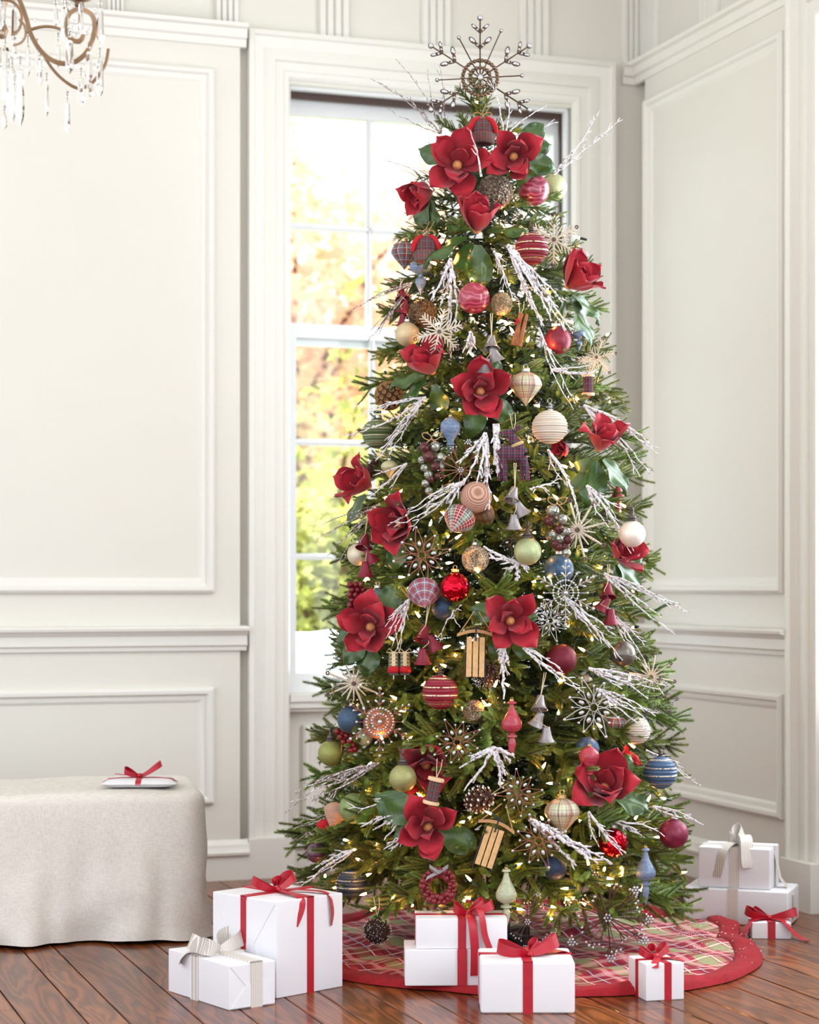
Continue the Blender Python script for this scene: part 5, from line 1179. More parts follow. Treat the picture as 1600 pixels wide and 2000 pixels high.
spray(1052, 640, [(1100, 720), (1122, 790), (1120, 800)], 'long thin bent frosted twig right of the middle plaid ornament', .09, thick=1.1, sag=.2)
spray(1078, 722, [(1165, 725), (1150, 716), (1140, 732), (1158, 730)], 'level frosted twig bundle left of the white glitter snowflake', .05, thick=1.4)
spray(805, 552, [(676, 612), (722, 645), (716, 668), (740, 650), (754, 628), (730, 585), (700, 600)], 'bare grey twigs pointing left at the height of the meeting rail', .0, .95, mat=M_TWIGB, thick=.9)
spray(832, 775, [(775, 830), (758, 858), (742, 880), (790, 800), (720, 800), (700, 812), (672, 850), (735, 900), (760, 888)], 'frosted twigs fanning down to the left over the olive yarn ball', .06, thick=1.3)
spray(918, 648, [(905, 690), (918, 690), (928, 668)], 'short crusty twigs above the middle magnolia', .07, thick=1.4, lump=1.3)
spray(969, 828, [(974, 930), (966, 905), (982, 915)], 'thick crusty white twig hanging just left of the plaid deer', .11, thick=2.0, lump=1.8, sag=.04)
spray(948, 845, [(926, 960), (932, 985), (948, 960), (955, 995), (890, 905), (905, 950)], 'white twigs dripping over the beige twine-wound ball', .10, thick=1.5, lump=1.3)
spray(905, 940, [(756, 1025), (770, 1030), (790, 1008), (800, 1030), (830, 990), (880, 985), (858, 1020)], 'frosted twigs sweeping left over the half hidden magnolia', .10, thick=1.2)
spray(795, 905, [(722, 970), (740, 950), (730, 930), (752, 980)], 'frosted twigs crossing the left edge magnolia', .06, .95, thick=1.1)
spray(740, 985, [(622, 1030), (612, 1056), (640, 1085), (660, 1068), (645, 1040), (655, 1110)], 'bare twigs fanning left across the lower sash', -.02, .95, mat=M_TWIGB, thick=.9)
spray(1140, 792, [(1288, 888), (1272, 868), (1250, 930), (1270, 925), (1240, 845), (1228, 880), (1258, 855)], 'white frosted twigs sweeping out to the right above the wall panel', -.01, .98, thick=1.4, sag=.12)
spray(1070, 878, [(1110, 950), (1130, 1000), (1135, 1025), (1120, 960)], 'bent frosted twig left of the right-hand magnolia leaves', .07, thick=1.3, sag=.15)
spray(1146, 948, [(1215, 995), (1232, 1082), (1238, 1075), (1190, 1030), (1205, 1010), (1222, 1060), (1170, 985)], 'white frosted twigs in front of the white glitter ball at the right', .06, .98, thick=1.3)
spray(1055, 950, [(1040, 952), (1100, 935), (1075, 960)], 'short frosted twig pieces right of the middle pewter bells', .08, thick=1.2)
spray(1012, 1100, [(945, 1068), (955, 1090), (985, 1120), (1012, 1135), (1030, 1110), (1000, 1090)], 'crusty white twigs below the pale green deer-cap ball', .06, thick=1.6, lump=1.5)
spray(800, 1170, [(755, 1245), (765, 1262), (772, 1230), (785, 1210), (752, 1225), (762, 1205), (775, 1270)], 'pale twigs hanging down over the large left magnolia', .09, thick=1.2, sag=.06)
spray(884, 1198, [(860, 1254), (898, 1225), (902, 1180)], 'thin white twigs left of the upper sled', .08, thick=1.0)
spray(980, 1255, [(985, 1365), (978, 1310), (992, 1320), (974, 1290), (996, 1300)], 'white crusty twigs hanging below the front magnolia', .10, thick=1.5, lump=1.3, sag=.05)
spray(1022, 1265, [(1095, 1305), (1130, 1340), (1140, 1352), (1060, 1290)], 'bent frosted twig across the dark burgundy ball', .12, thick=1.4, sag=.1)
spray(1100, 1165, [(1192, 1265), (1170, 1250), (1215, 1290), (1200, 1240), (1160, 1225)], 'long frosted twigs running down to the bronze jingle bell', .09, thick=1.4, sag=.05)
spray(1180, 1120, [(1346, 1196), (1330, 1180), (1316, 1236), (1300, 1170), (1290, 1205)], 'frosted twigs reaching right across the chair rail', .0, 1.0, thick=1.4, sag=.08)
spray(1195, 1200, [(1250, 1290), (1270, 1310), (1240, 1262), (1260, 1262), (1225, 1235)], 'frosted twigs above the bronze jingle bell at the right edge', .03, .98, thick=1.3)
spray(1150, 1305, [(1300, 1340), (1285, 1345), (1220, 1338), (1250, 1330), (1215, 1345), (1265, 1365)], 'white twig bundle above the largest silver star', .05, .97, thick=1.5)
spray(1165, 1345, [(1275, 1432), (1265, 1410), (1250, 1395), (1230, 1385), (1280, 1400)], 'white twig bundle running down right of the largest silver star', .07, .97, thick=1.4)
spray(1262, 1465, [(1370, 1534), (1352, 1522), (1335, 1500), (1325, 1490)], 'frosted twigs pointing right above the blue ribbed ball', .0, 1.0, thick=1.3)
spray(965, 1460, [(905, 1545), (978, 1540), (975, 1500), (1000, 1490), (898, 1500), (910, 1480), (988, 1515), (1005, 1480)], 'crusty white twigs spreading above the frosted pine cone', .09, thick=1.6, lump=1.4)
spray(740, 1490, [(556, 1588), (568, 1565), (590, 1530), (608, 1568), (620, 1540), (640, 1562), (575, 1545), (630, 1520)], 'bare twigs reaching far left above the beige twine onion', .0, .97, mat=M_TWIGB, thick=1.1)
spray(655, 1590, [(582, 1604), (572, 1620), (586, 1615), (568, 1645), (600, 1632)], 'thin dark twigs sticking out left of the red velvet skate', -.05, 1.0, mat=M_TWIGB, thick=.7)
spray(775, 1555, [(680, 1580), (730, 1560), (735, 1570)], 'white frosted twig lying across the moss green glitter ball', .12, thick=1.4)
spray(790, 1580, [(706, 1618), (728, 1622), (750, 1640), (755, 1610), (735, 1600)], 'white frosted twigs left of the low magnolia', .10, thick=1.4, lump=1.2)
spray(800, 1625, [(748, 1660), (755, 1650), (770, 1645), (762, 1662)], 'short frosted twigs below left of the low magnolia', .10, thick=1.3)
spray(690, 1660, [(598, 1725), (588, 1730), (610, 1700), (628, 1690), (600, 1715)], 'pale twigs curving down to the tall gift box', .03, .97, thick=1.2)
spray(1035, 1600, [(1198, 1688), (1168, 1686), (1127, 1692), (1110, 1650), (1150, 1668), (1100, 1625)], 'thick white frosted twigs over the lowest copper star', .11, thick=2.0, lump=1.3, sag=.05)
spray(1150, 1585, [(1170, 1655), (1225, 1668), (1215, 1670), (1190, 1630), (1205, 1645)], 'white frosted twigs in front of the lower shiny red ball', .11, thick=1.4)
spray(1200, 1605, [(1260, 1636), (1300, 1632), (1250, 1620)], 'two slim frosted twigs right of the lower right magnolia', .07, thick=1.3)
spray(1275, 1575, [(1374, 1612), (1340, 1592), (1360, 1600)], 'frosted twig pointing right above the matte burgundy ball', .0, 1.0, thick=1.3)
spray(690, 1330, [(632, 1352), (640, 1370), (650, 1362)], 'few bare twigs left of the white beaded snowflake', .0, 1.0, mat=M_TWIGB, thick=.7)
# ---------------------------------------------------------------- tree skirt
def floor_pt(px, py, z=0.0):
    Y = F*(H-z)/(py-HZ); return Vector(((px-800)/F*Y, Y, z))
SKC = floor_pt(1010, 1856)
outl = [floor_pt(*p)-SKC for p in ((1490, 1868), (1472, 1898), (1415, 1922), (1330, 1938), (1225, 1946), (1120, 1949), (960, 1946), (850, 1936), (780, 1931), (700, 1921), (630, 1906), (575, 1875), (565, 1840), (600, 1812), (672, 1796), (760, 1780), (840, 1768), (950, 1764), (1100, 1768), (1200, 1780), (1300, 1791), (1392, 1790), (1432, 1812), (1452, 1838))]
outl = sorted([(math.atan2(p.y, p.x), math.hypot(p.x, p.y)) for p in outl])
def skr(a):
    n_ = len(outl)
    for i in range(n_):
        a0, r0 = outl[i]; a1, r1 = outl[(i+1) % n_]
        if i == n_-1: a1 += 2*PI
        for aa in (a, a+2*PI):
            if a0 <= aa <= a1: t_ = (aa-a0)/(a1-a0); t_ = t_*t_*(3-2*t_); return r0+(r1-r0)*t_
    return outl[0][1]
def skz(x, y):
    p = Vector((x*3.2, y*3.2, 0)); w = noise.noise(Vector((x*4+y*2.0, y*9-x*3, 1)))
    return 0.008+0.030*max(0, w)+0.018*max(0, noise.noise(p*2.2+Vector((5, 5, 5))))
M_TARTAN = plaidmat('skirt_plaid', (178, 52, 72), [('a', 6, .05, .30, 0, (150, 166, 120), .7), ('b', 6, .05, .30, 0, (150, 166, 120), .5), ('a', 6, .50, .78, 0, (134, 14, 38), .85), ('b', 6, .50, .78, 0, (134, 14, 38), .7), ('a', 6, .34, .37, 0, (238, 226, 216), .8), ('b', 6, .34, .38, 0, (238, 226, 216), .7), ('a', 6, .62, .645, 0, (170, 186, 214), .8), ('b', 6, .62, .65, 0, (232, 222, 206), .6), ('a', 6, .84, .95, 0, (226, 170, 170), .55), ('b', 6, .84, .95, 0, (226, 170, 170), .5)], mode='diag', rough=0.9, bump=.3)
M_FUR = simple('red_fleece', (158, 20, 32), .95, nscale=30, namp=.15, bump=.9, bscale=260, Sheen_Weight=.35) if False else simple('red_fleece', (146, 14, 28), .95, nscale=30, namp=.15, bump=.9, bscale=260)
skirt = thing('tree_skirt', 'round plaid tree skirt with a wide red fleece border', 'tree skirt', SKC)
def skirt_part(q0, q1, nr, name, mat, lift, edge):
    NA = 220; mb = MB(); vs = []; fs = []
    for j in range(nr+1):
        q = q0+(q1-q0)*j/nr
        for i in range(NA):
            a = 2*PI*i/NA-PI; r = skr(a); bw = .085; rr = (r-bw)*q if q <= 1 else (r-bw)+bw*(q-1)
            x, y = rr*math.cos(a), rr*math.sin(a); z = skz(x, y)+lift
            if edge: e = (q-1); z += 0.009*math.sin(PI*min(1, max(0, e)))**.5+(0.002 if 0 < e < 1 else -0.004)*1.0; z = z if e < 1 else 0.002
            vs.append((x, y, max(z, .003)))
    for j in range(nr):
        for i in range(NA):
            k = (i+1) % NA; fs.append((j*NA+i, j*NA+k, (j+1)*NA+k, (j+1)*NA+i))
    mb.add(vs, fs); return mb.build(name, mat, skirt, True, 0)
skirt_part(.08, 1.02, 70, 'plaid_panel', M_TARTAN, 0, False); skirt_part(1.0, 2.0, 10, 'fleece_border', M_FUR, .001, True)
mb = MB(); rs_ = random.Random(9)
for i in range(150):
    a = rs_.uniform(-.5, .9); q = rs_.uniform(.75, 1.05); r = skr(a)*q-.03; x, y = r*math.cos(a), r*math.sin(a); mb.sphere((x, y, skz(x, y)+.018), rs_.uniform(.0008, .002), 5, 4)
mb.build('snow_flecks', simple('frost_white', (236, 232, 228), .8), skirt, False, kind='stuff')

# ---------------------------------------------------------------- gifts
t = NT('white_paper'); o_, x_, y_, z_ = t.obj(); t.color(lin((226, 225, 231))); t.set(Roughness=.55)
t.bump(t.m('ADD', t.noise(o_, 9, 3), t.m('MULTIPLY', t.noise(o_, 60, 2), .08)), .25, .006); M_PAPER = t.mat
M_RIB = simple('red_ribbon', (172, 18, 40), .42, nscale=40, namp=.08, bump=.2, bscale=900)
def sheer(name):
    t = NT(name); o, x, y, z = t.obj(); cmb = t.m('ADD', x, t.m('MULTIPLY', y, .35)); f = t.band(cmb, 170, .0, .22)
    t.color(t.mix(f, lin((196, 188, 180)), lin((240, 238, 236)))); t.set(Roughness=.5); return t.mat
M_SHEER = sheer('sheer_ribbon')
def gift(label, c0, xdir, w, d, h, z=0.0, bands=(), rib=None, rw=.022, bevel=.004, group=None, flaps=None, name='gift_box'):
    """c0 = front left-hand floor corner; local x runs along xdir, y to the back"""
    rib = rib or M_RIB; xd = Vector((xdir[0], xdir[1], 0)).normalized(); yd = Vector((-xd.y, xd.x, 0)); yaw = math.atan2(xd.y, xd.x)
    c = Vector(c0)+xd*w/2+yd*d/2; c.z = z; r = thing(name, label, 'gift', c, (0, 0, yaw), group)
    bm = bmesh.new(); bmesh.ops.create_cube(bm, size=1)
    for v in bm.verts: v.co = Vector((v.co.x*w, v.co.y*d, v.co.z*h+h/2))
    bmesh.ops.bevel(bm, geom=bm.edges[:], offset=bevel, segments=3, affect='EDGES', profile=.6)
    me = bpy.data.meshes.new('box'); bm.to_mesh(me); bm.free(); me.materials.append(M_PAPER)
    me.polygons.foreach_set('use_smooth', [True]*len(me.polygons)); me.set_sharp_from_angle(angle=.6); mko('box', me, r)
    e = .0034 if flaps else .0013
    for ax_, p, *rest in bands:
        z0 = rest[0] if rest else 0; m = MB(); a, b = p-rw/2, p+rw/2
        if ax_ == 'x':
            m.box(a, b, -d/2-e, d/2+e, h, h+e); m.box(a, b, -d/2-e, -d/2, z0, h+e); m.box(a, b, d/2, d/2+e, z0, h+e)
        else:
            m.box(-w/2-e, w/2+e, a, b, h+.0002, h+e+.0002); m.box(-w/2-e, -w/2, a, b, z0, h+e); m.box(w/2, w/2+e, a, b, z0, h+e)
        m.build('ribbon', rib, r, False)
    # folded paper ends
    for f in (flaps or ()):
        m = MB(); t_ = .0015
        if f == '-x':
            Q = lambda s_, q, k=1: (-w/2-t_*k, -d/2+d*s_, h*q)
            m.add([Q(.02, .97), Q(.98, .97), Q(.62, .45), Q(.40, .45), Q(.02, .97, 0), Q(.98, .97, 0), Q(.62, .45, 0), Q(.40, .45, 0)], [(0, 1, 2, 3), (0, 3, 7, 4), (3, 2, 6, 7), (1, 5, 6, 2)])
            m.build('fold_flap', M_PAPER, r, False)
            m = MB(); m.add([Q(.04, .03, 1.8), Q(.96, .03, 1.8), Q(.66, .52, 1.8), Q(.34, .52, 1.8), Q(.04, .03, 0), Q(.96, .03, 0), Q(.66, .52, 0), Q(.34, .52, 0)], [(0, 3, 2, 1), (0, 4, 7, 3), (3, 7, 6, 2), (2, 6, 5, 1)]); m.build('fold_flap', M_PAPER, r, False)
        else:
            Q = lambda s_, q, k=1: (-w/2+w*s_, -d/2-t_*k, h*q)
            m.add([Q(.03, .97), Q(.97, .97), Q(.60, .42), Q(.42, .42), Q(.03, .97, 0), Q(.97, .97, 0), Q(.60, .42, 0), Q(.42, .42, 0)], [(0, 3, 2, 1), (0, 4, 7, 3), (3, 7, 6, 2), (1, 2, 6, 5)])
            m.build('fold_flap', M_PAPER, r, False)
            m = MB(); m.add([Q(.05, .03, 1.8), Q(.95, .03, 1.8), Q(.70, .55, 1.8), Q(.40, .55, 1.8), Q(.05, .03, 0), Q(.95, .03, 0), Q(.70, .55, 0), Q(.40, .55, 0)], [(0, 1, 2, 3), (0, 3, 7, 4), (3, 2, 6, 7), (2, 1, 5, 6)]); m.build('fold_flap', M_PAPER, r, False)
    return r
def rbow(r, c, loops, tails, w=.022, mat=None, knot=.010):
    """loops = (angle, length, height); tails = lists of local points"""
    mat = mat or M_RIB; c = Vector(c); m = MB()
    for a, l_, hh in loops:
        a = math.radians(a); d = Vector((math.cos(a), math.sin(a), 0)); sd = Vector((-d.y, d.x, 0)); pts, sds = [], []
        for i in range(17):
            q = i/16; out = l_*math.sin(PI*q)**.85; z = hh*math.sin(PI*q)**1.2*(.35+.65*q)+w*.25; pts.append(c+d*out+sd*(l_*.30*math.sin(2*PI*q))+Vector((0, 0, z)))
            sds.append((sd*.35+Vector((0, 0, 1))*.85-d*.15)*w*.62*(.35+.65*math.sin(PI*q)**.5))
        m.strip(pts, sds, .0005)
    m.sphere(c+Vector((0, 0, knot*.7)), knot, 10, 8, sc=(1, 1, .8)); o = m.build('bow', mat, r, True, 50)
    for tl in tails:
        P = [Vector(p) for p in tl]
        # smooth the polyline
        Q = []
        for i in range(len(P)-1):
            p0 = P[max(i-1, 0)]; p1, p2 = P[i], P[i+1]; p3 = P[min(i+2, len(P)-1)]
            for k in range(5):
                t_ = k/5; Q.append(.5*((2*p1)+(-p0+p2)*t_+(2*p0-5*p1+4*p2-p3)*t_**2+(-p0+3*p1-3*p2+p3)*t_**3))
        Q.append(P[-1]); flat = Vector((P[-1].x-P[0].x, P[-1].y-P[0].y, 0))
        sd = Vector((-flat.y, flat.x, 0)).normalized()*w*.5 if flat.length > 1e-4 else Vector((w/2, 0, 0))
        m = MB(); m.strip(Q, [sd*(.5+.5*min(1, i/5)) for i in range(len(Q))], .0005); m.build('ribbon_tail', mat, r, True, 50)
GG = 'white wrapped gifts round the tree'
# tall gift
w, d, h = .240, .270, .258; c0 = floor_pt(540, 1951)
r = gift('tallest white gift with a red bow, left of the tree', c0, (.172, .168), w, d, h, bands=(('x', .0), ('y', .0)), group=GG, flaps=('-x',))
rbow(r, (0, 0, h+.001), ((165, .075, .045), (20, .07, .05), (45, .05, .03)), ([(0, 0, h+.006), (-.02, -.06, h+.008), (-.03, -.128, h+.002), (-.035, -.137, h-.03), (-.055, -.132, h-.075)], [(0, 0, h+.006), (.05, -.06, h+.007), (.07, -.128, h+.002), (.078, -.14, h-.04), (.08, -.135, h-.085)]))
# grey ribbon gift
w, d, h = .143, .315, .116; c0 = floor_pt(447, 1974)
r = gift('low white gift with a sheer grey-beige ribbon, nearest the bench', c0, (.1154, .085), w, d, h, bands=(('x', .012), ('y', .015)), rib=M_SHEER, rw=.036, group=GG, flaps=('-y',))
rbow(r, (.005, .015, h), ((185, .09, .045), (35, .11, .04), (200, .07, .03)), ([(0, .015, h+.006), (-.06, .05, h+.008), (-.078, .07, h-.01), (-.080, .08, h-.03)],), w=.040, mat=M_SHEER)
# two stacked gifts on the skirt
cl = floor_pt(791, 1926, .018); r = gift('lower white box of the two stacked on the tree skirt', cl, (1, .02), .262, .16, .098, z=.018, group=GG)
cu = cl+Vector((.030, .010, 0)); r = gift('upper white gift of the stack on the skirt, tied with a red ribbon', cu, (1, .02), .248, .145, .082, z=.1165, bands=(('x', .001), ('y', .0)), group=GG)
m = MB(); m.box(.001-.013, .001+.013, -.0725-.013, -.0725-.0115, -.098, .002); m.build('ribbon', M_RIB, r, False)
rbow(r, (.02, -.03, .083), ((15, .07, .035), (170, .04, .03), (40, .055, .04)), ([(.02, -.03, .088), (.025, -.070, .088), (.030, -.092, .06), (.035, -.092, 0), (.034, -.090, -.07)], [(.02, -.03, .09), (.045, -.06, .11), (.055, -.085, .085), (.062, -.088, .04), (.075, -.084, .003)]), w=.024)
# front gift
c0 = floor_pt(939, 1980); r = gift('white gift with a red cross ribbon standing in front of the skirt', c0, (1, .0), .243, .215, .132, bands=(('x', .0), ('y', .02)), rw=.026, group=GG, bevel=.008)
rbow(r, (.01, -.03, .133), ((172, .085, .028), (18, .075, .05), (60, .04, .03)), ([(.01, -.03, .137), (.06, .01, .14), (.10, .035, .137), (.121, .05, .12)],), w=.032)
# small gift on the right of the skirt
c0 = floor_pt(1262, 1956); r = gift('smallest cube-shaped white gift, at the front right edge of the skirt', c0, (.107, .027), .108, .135, .098, bands=(('x', .008), ('y', .0)), rw=.020, group=GG)
rbow(r, (0, 0, .099), ((170, .045, .03), (35, .045, .035), (90, .035, .03)), ([(0, 0, .103), (-.01, -.035, .106), (-.025, -.06, .10), (-.03, -.071, .088)], [(0, 0, .103), (.04, -.02, .103), (.058, -.04, .10)]), w=.020)
# stack at the right
c_r = floor_pt(1540, 1813); xd = Vector((.328, -.12, 0)).normalized(); W1 = .345
cl = c_r-xd*W1; r = gift('wide lower white box of the stack by the right wall', cl, xd, W1, .21, .116, group=GG, bevel=.010)
yd = Vector((-xd.y, xd.x, 0))
cu = c_r-xd*.062+yd*.02-xd*.236; r = gift('upper white gift of the right stack, tied with a sheer white bow', cu, xd, .236, .165, .132, z=.1163, bands=(('x', -.0), ('y', .0)), rib=M_SHEER, rw=.034, group=GG, bevel=.006)
m = MB(); m.box(-.017, .017, -.0825-.0220, -.0825-.0205, -.116, .0); m.box(-.017, .017, -.1045, -.0825, -.001, .0005); m.build('ribbon', M_SHEER, r, False)
m = MB(); m.strip([(.118, 0, .120), (.138, -.005, .03), (.166, -.01, -.004), (.182, -.012, -.02), (.184, -.012, -.10)], Vector((0, .017, 0)), .0005); m.build('ribbon', M_SHEER, r)
rbow(r, (0, -.02, .133), ((95, .05, .05), (190, .03, .02)), ([(0, -.02, .137), (-.015, -.06, .145), (-.035, -.092, .12), (-.045, -.098, .07), (-.055, -.094, .035)], [(0, -.02, .137), (.02, -.04, .17), (.04, -.075, .16), (.045, -.092, .10), (.05, -.092, .07)]), w=.042, mat=M_SHEER)
# little gift on the floor at the right
c0 = floor_pt(1469, 1834); r = gift('little flat white gift with long red ribbon tails on the floor at the right', c0, (1, -.03), .122, .10, .052, bands=(('x', .0), ('y', .0)), rw=.024, group=GG)
rbow(r, (0, 0, .053), ((180, .075, .035), (-5, .085, .03), (160, .05, .03)), ([(0, 0, .057), (-.05, -.03, .058), (-.08, -.05, .03), (-.095, -.06, .003)], [(0, 0, .057), (.035, -.045, .056), (.06, -.068, .03), (.09, -.075, .006), (.11, -.085, .003)]), w=.024)

# ---------------------------------------------------------------- bench with linen cloth, flat gift
BR = floor_pt(404, 1838); bdir = Vector((.983, .185, 0)).normalized(); byaw = math.atan2(bdir.y, bdir.x)
t = NT('linen_cloth'); o_, x_, y_, z_ = t.obj(); wv = t.n('ShaderNodeCombineXYZ'); t.l(t.m('MULTIPLY', x_, 1.0), wv.inputs[0]); t.l(t.m('MULTIPLY', z_, 14.0), wv.inputs[1]); t.l(y_, wv.inputs[2])
th_ = t.noise(wv.outputs[0], 46, 3, .7); w2 = t.n('ShaderNodeCombineXYZ'); t.l(t.m('MULTIPLY', x_, 14.0), w2.inputs[0]); t.l(z_, w2.inputs[1]); t.l(t.m('MULTIPLY', y_, 14.0), w2.inputs[2])
th2 = t.noise(w2.outputs[0], 46, 3, .7); tt = t.m('MULTIPLY', t.m('ADD', th_, th2), .5)
t.color(t.ramp(tt, [(.36, lin((196, 190, 183))), (.64, lin((228, 224, 218)))])); t.set(Roughness=.9); t.bump(tt, .25, .002); M_LINEN = t.mat
BW_, BD_, BH_ = 1.7, .62, .462
bench = thing('cloth_covered_bench', 'low bench under a natural linen cloth at the left edge', 'bench', BR, (0, 0, byaw))
mb = MB(); NP = 260; vs = []; fs = []
per = []
rc = .07
def rrect(s_):  # unit perimeter of a rounded rectangle, x -BW..0, y 0..BD
    X0, X1, Y0, Y1 = -BW_+rc, -rc, rc, BD_-rc; L = [X1-X0, PI/2*rc, Y1-Y0, PI/2*rc]*2; tot = sum(L); q = s_*tot; i = 0
    while i < 7 and q > L[i]: q -= L[i]; i += 1
    if i == 0: return (X0+q, 0), (0, -1)
    if i == 1: a = -PI/2+q/rc; return (X1+rc*math.cos(a), Y0+rc*math.sin(a)), (math.cos(a), math.sin(a))
    if i == 2: return (0, Y0+q), (1, 0)
    if i == 3: a = q/rc; return (X1+rc*math.cos(a), Y1+rc*math.sin(a)), (math.cos(a), math.sin(a))
    if i == 4: return (X1-q, BD_), (0, 1)
    if i == 5: a = PI/2+q/rc; return (X0+rc*math.cos(a), Y1+rc*math.sin(a)), (math.cos(a), math.sin(a))
    if i == 6: return (-BW_, Y1-q), (-1, 0)
    a = PI+q/rc; return (X0+rc*math.cos(a), Y0+rc*math.sin(a)), (math.cos(a), math.sin(a))
rows = [('top', q) for q in (0.0, .3, .6, .8, .9)]+[('edge', a) for a in (0, .25, .5, .75, 1)]+[('drop', q) for q in (.1, .2, .3, .4, .5, .6, .7, .8, .9, 1.0)]
er = .035; cx_, cy_ = -BW_/2, BD_/2
for kind_, q in rows:
    for i in range(NP):
        (x, y), (nx, ny) = rrect(i/NP); s_ = i/NP*30
        if kind_ == 'top': px_, py_ = cx_+(x-nx*er-cx_)*q, cy_+(y-ny*er-cy_)*q; z = BH_+.012*noise.noise(Vector((px_*4, py_*4, 0)))
        elif kind_ == 'edge': a = q*PI/2; px_, py_ = x-nx*er*(1-math.sin(a)), y-ny*er*(1-math.sin(a)); z = BH_-er*(1-math.cos(a))+.012*noise.noise(Vector((px_*4, py_*4, 0)))*(1-q)
        else:
            f = noise.noise(Vector((s_*.9, q*.9, 2)))*.055+noise.noise(Vector((s_*2.7, q*2.4, 7)))*.018+.022*noise.noise(Vector((s_*1.6, q*7, 4))); o = q*.022+f*q**1.3+.006*math.sin(q*9+s_)*q*(1 if ny > -.5 else .3)
            px_, py_ = x+nx*o, y+ny*o; hem = .010+.012*noise.noise(Vector((s_*.8, 0, 9))); z = (BH_-er)*(1-q)+hem*q
        vs.append((px_, py_, z))
for j in range(len(rows)-1):
    for i in range(NP):
        k = (i+1) % NP; fs.append((j*NP+i, (j+1)*NP+i, (j+1)*NP+k, j*NP+k))
mb.add(vs, fs); mb.build('linen_cloth', M_LINEN, bench, True, 0)
for x in (-BW_+.1, -.12):
    for y in (.1, BD_-.1): m = MB(); m.box(x-.02, x+.02, y-.02, y+.02, 0, BH_-.05); m.build('leg', M_BARK, bench, False)
m = MB(); m.box(-BW_+.05, -.05, .05, BD_-.05, BH_-.06, BH_-.012); m.build('bench_top', M_BARK, bench, False)
cg = floor_pt(198, 1541, BH_+.003)
xd = Vector((1, .02, 0)).normalized(); r = thing('flat_gift', 'flat white wrapped gift with a red bow lying on the linen cloth', 'gift', cg+Vector((.11, .09, 0)), (0, 0, .05))
mb = MB(); N = 14; vs = []; fs = []
for sgn in (1, -1):
    for j in range(N+1):
        for i in range(N+1):
            x = (i/N*2-1); y = (j/N*2-1); ed = (1-abs(x)**6)*(1-abs(y)**6); vs.append((x*.118*(1-.06*(1-abs(y))*abs(x)), y*.09, .014+sgn*.013*ed**.6+.001*noise.noise(Vector((x*3, y*3, sgn)))))
M1 = (N+1)*(N+1)
for j in range(N):
    for i in range(N):
        a = j*(N+1)+i; fs.append((a, a+1, a+N+2, a+N+1)); fs.append((M1+a, M1+a+N+1, M1+a+N+2, M1+a+1))
mb.add(vs, fs); mb.build('package', M_PAPER, r, True, 60)
m = MB(); m.strip([(0, -.091, .012), (0, -.078, .025), (0, -.04, .0283), (0, .04, .0283), (0, .078, .025), (0, .091, .012)], Vector((.009, 0, 0)), .0006); m.strip([(-.119, 0, .013), (-.10, 0, .025), (-.05, 0, .0286), (.05, 0, .0286), (.10, 0, .025), (.119, 0, .013)], Vector((0, .009, 0)), .0006); m.build('ribbon', M_RIB, r)
rbow(r, (0, -.01, .029), ((170, .05, .03), (25, .07, .055)), ([(0, -.01, .033), (-.04, -.005, .036), (-.08, 0, .04)],), w=.017, knot=.009)

# ---------------------------------------------------------------- chandelier
CY = 5.0; cs = CY/F; Pc = W(2, 60, CY)
ch = thing('chandelier', 'brass scroll-arm crystal chandelier at the top left corner', 'chandelier', Pc)
M_BRASS = simple('aged_brass', (140, 112, 86), .38, .75, nscale=30, namp=.15)
t = NT('cut_glass'); t.color((.97, .98, 1)); t.set(Roughness=.02, IOR=1.52); t.b.inputs['Transmission Weight'].default_value = 1; M_CRY = t.mat
def cp(x, y, dy=0): return Vector(((x-2)*cs, dy, -(y-60)*cs))
arms = [([(26, -30), (36, -5), (46, 20), (54, 45), (60, 66), (74, 92), (94, 113), (120, 124), (145, 121), (165, 107), (178, 85), (185, 55), (181, 32), (166, 20), (150, 18), (136, 27), (129, 45), (131, 63), (140, 77), (152, 81), (160, 76), (163, 67)], 0, 4.2),
        ([(36, 42), (52, 34), (75, 30), (98, 33), (116, 42)], .10, 2.4),
        ([(64, 75), (84, 108), (108, 133), (136, 149), (158, 143), (176, 126), (192, 100), (198, 70)], .12, 2.6),
        ([(-5, 8), (16, 10), (34, 16), (46, 30), (50, 48), (44, 70), (30, 80)], -.05, 2.4),
        ([(50, 56), (60, 68), (62, 86), (54, 100), (38, 106)], -.08, 2.2),
        ([(-20, -30), (-32, 0), (-52, 50), (-74, 95), (-118, 122), (-160, 107), (-182, 60), (-166, 20), (-136, 27), (-131, 63), (-152, 81)], .0, 3.6)]
def smooth(P, k=5):
    P = [Vector(p) for p in P]; Q = []
    for i in range(len(P)-1):
        p0 = P[max(i-1, 0)]; p1, p2 = P[i], P[i+1]; p3 = P[min(i+2, len(P)-1)]
        for j in range(k): t_ = j/k; Q.append(.5*((2*p1)+(-p0+p2)*t_+(2*p0-5*p1+4*p2-p3)*t_**2+(-p0+3*p1-3*p2+p3)*t_**3))
    Q.append(P[-1]); return Q
for P, dy, w_ in arms:
    Q = smooth([cp(x, y, dy) for x, y in P]); sides = []
    for i in range(len(Q)):
        d_ = (Q[min(i+1, len(Q)-1)]-Q[max(i-1, 0)]).normalized(); sides.append(Vector((-d_.z, .25, d_.x)).normalized()*w_*cs)
    m = MB(); m.strip(Q, sides, .0026); m.build('arm', M_BRASS, ch, True, 50)
m = MB(); m.lathe([(0, -.02*1), (.010, -.018), (.018, 0), (.010, .02), (.012, .06), (.022, .08), (.010, .10), (.008, .3), (.008, 1.2), (0, 1.2)], 18, T=Matrix.Translation((0, 0, 0)))
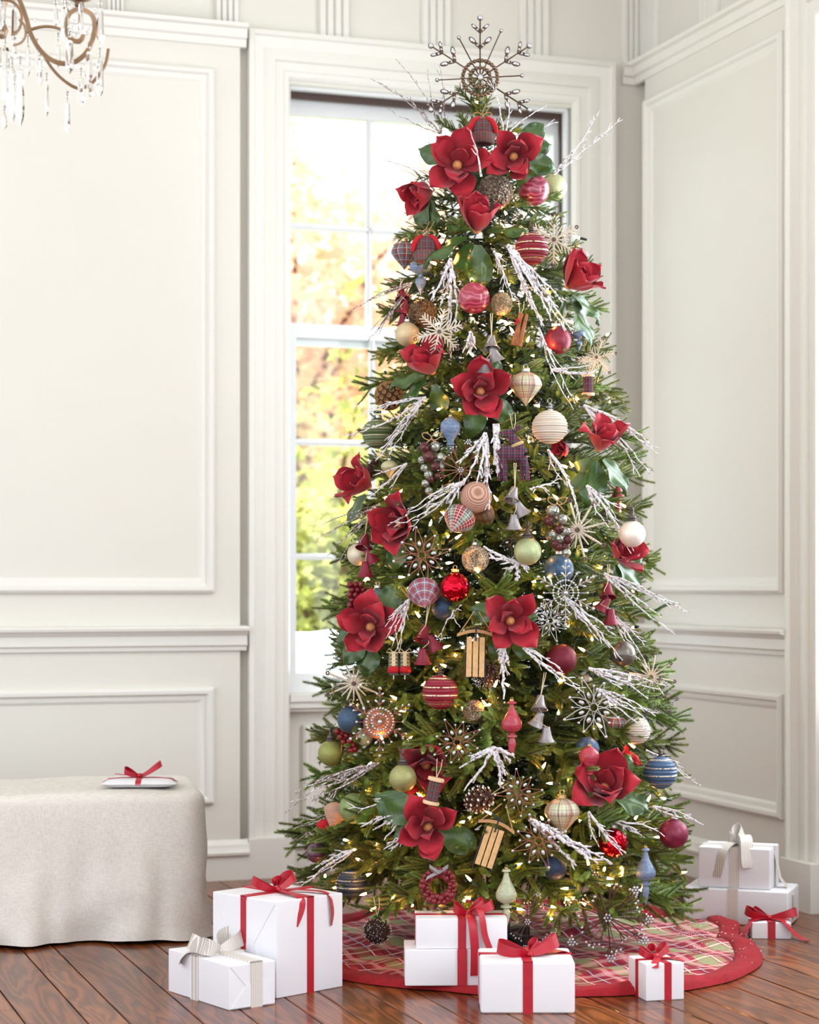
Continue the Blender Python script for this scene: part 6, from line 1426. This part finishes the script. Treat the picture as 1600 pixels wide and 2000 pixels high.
top_z = 3.95-Pc.z; m.lathe([(.006, 1.1), (.006, top_z-.03), (.05, top_z-.02), (.055, top_z), (0, top_z)], 16); m.build('centre_stem', M_BRASS, ch)
m = MB(); m.lathe([(0, 0), (.012, .002), (.010, .012), (.030, .020), (.034, .026), (.012, .024), (.010, .05), (0, .05)], 20, T=Matrix.Translation(cp(155, 14))); m.build('candle_cup', M_BRASS, ch)
PR_ = [(6, 165, 238, 4, -.06), (14, 92, 222, 8, -.02), (12, 228, 256, 4, -.02), (29, 135, 247, 5.5, -.03), (40, 128, 250, 6, 0), (50, 80, 146, 4, .03), (73, 104, 162, 4, .04), (100, 60, 112, 4, .1), (87, 154, 224, 4, .03), (132, 196, 262, 4, 0), (140, 84, 152, 7.5, -.03), (152, 140, 197, 6, .05), (176, 104, 168, 6, -.02), (188, 98, 180, 6, .06), (196, 14, 92, 6, 0), (120, 4, 80, 5, .03), (95, -10, 30, 4, .1), (163, 12, 78, 4, -.04), (130, 12, 100, 5, .0), (10, 0, 70, 6, -.05), (25, 10, 90, 5, .02), (64, 80, 140, 4, .06), (178, 165, 194, 6, -.02), (36, 90, 128, 4, -.05), (3, 95, 160, 6, -.04), (22, 155, 215, 5, .05)]
wr = MB()
for x, y0, y1, w_, dy in PR_:
    L = (y1-y0)*cs; m = MB(); rr = w_*cs; rr *= 1.3; m.lathe([(0, 0), (rr*.5, -L*.04), (rr*.75, -L*.1), (rr, -L*.72), (rr*.8, -L*.84), (0, -L)], 6, caps=False)
    o = m.build('prism', M_CRY, ch, False); o.location = cp(x, y0, dy); o.rotation_euler = (0, 0, random.uniform(0, 1))
    m = MB(); m.sphere((0, 0, 0), 3.6*cs, 8, 6, sc=(1, .7, 1)); o = m.build('crystal_bead', M_CRY, ch, False); o.location = cp(x, y0-7, dy)
    wr.tube([cp(x, y0-16, dy), cp(x, y0+1, dy)], .0006, 4)
    wr.tube([cp(x+2*math.cos(a), y0-16+2*math.sin(a), dy) for a in (0, 1.5, 3, 4.5, 6.0)], .0006, 4)
wr.build('hanging_wires', simple('dark_wire', (60, 50, 44), .5, .6), ch, kind='stuff')
for i, (x, y) in enumerate([(136, 62), (140, 55), (148, 70), (172, 52), (170, 68), (160, 60), (146, 46), (150, 75), (174, 78), (68, 38), (8, 70), (38, 72), (86, 140), (140, 155), (132, 182), (178, 2), (190, 4), (184, 12), (140, 8), (132, 2), (200, 20), (146, 0), (172, 0), (120, 0)]):
    m = MB(); m.sphere((0, 0, 0), (4.5 if i < 9 else 3.6)*cs, 8, 6); o = m.build('crystal_bead', M_CRY, ch, False); o.location = cp(x, y, random.uniform(-.03, .05))
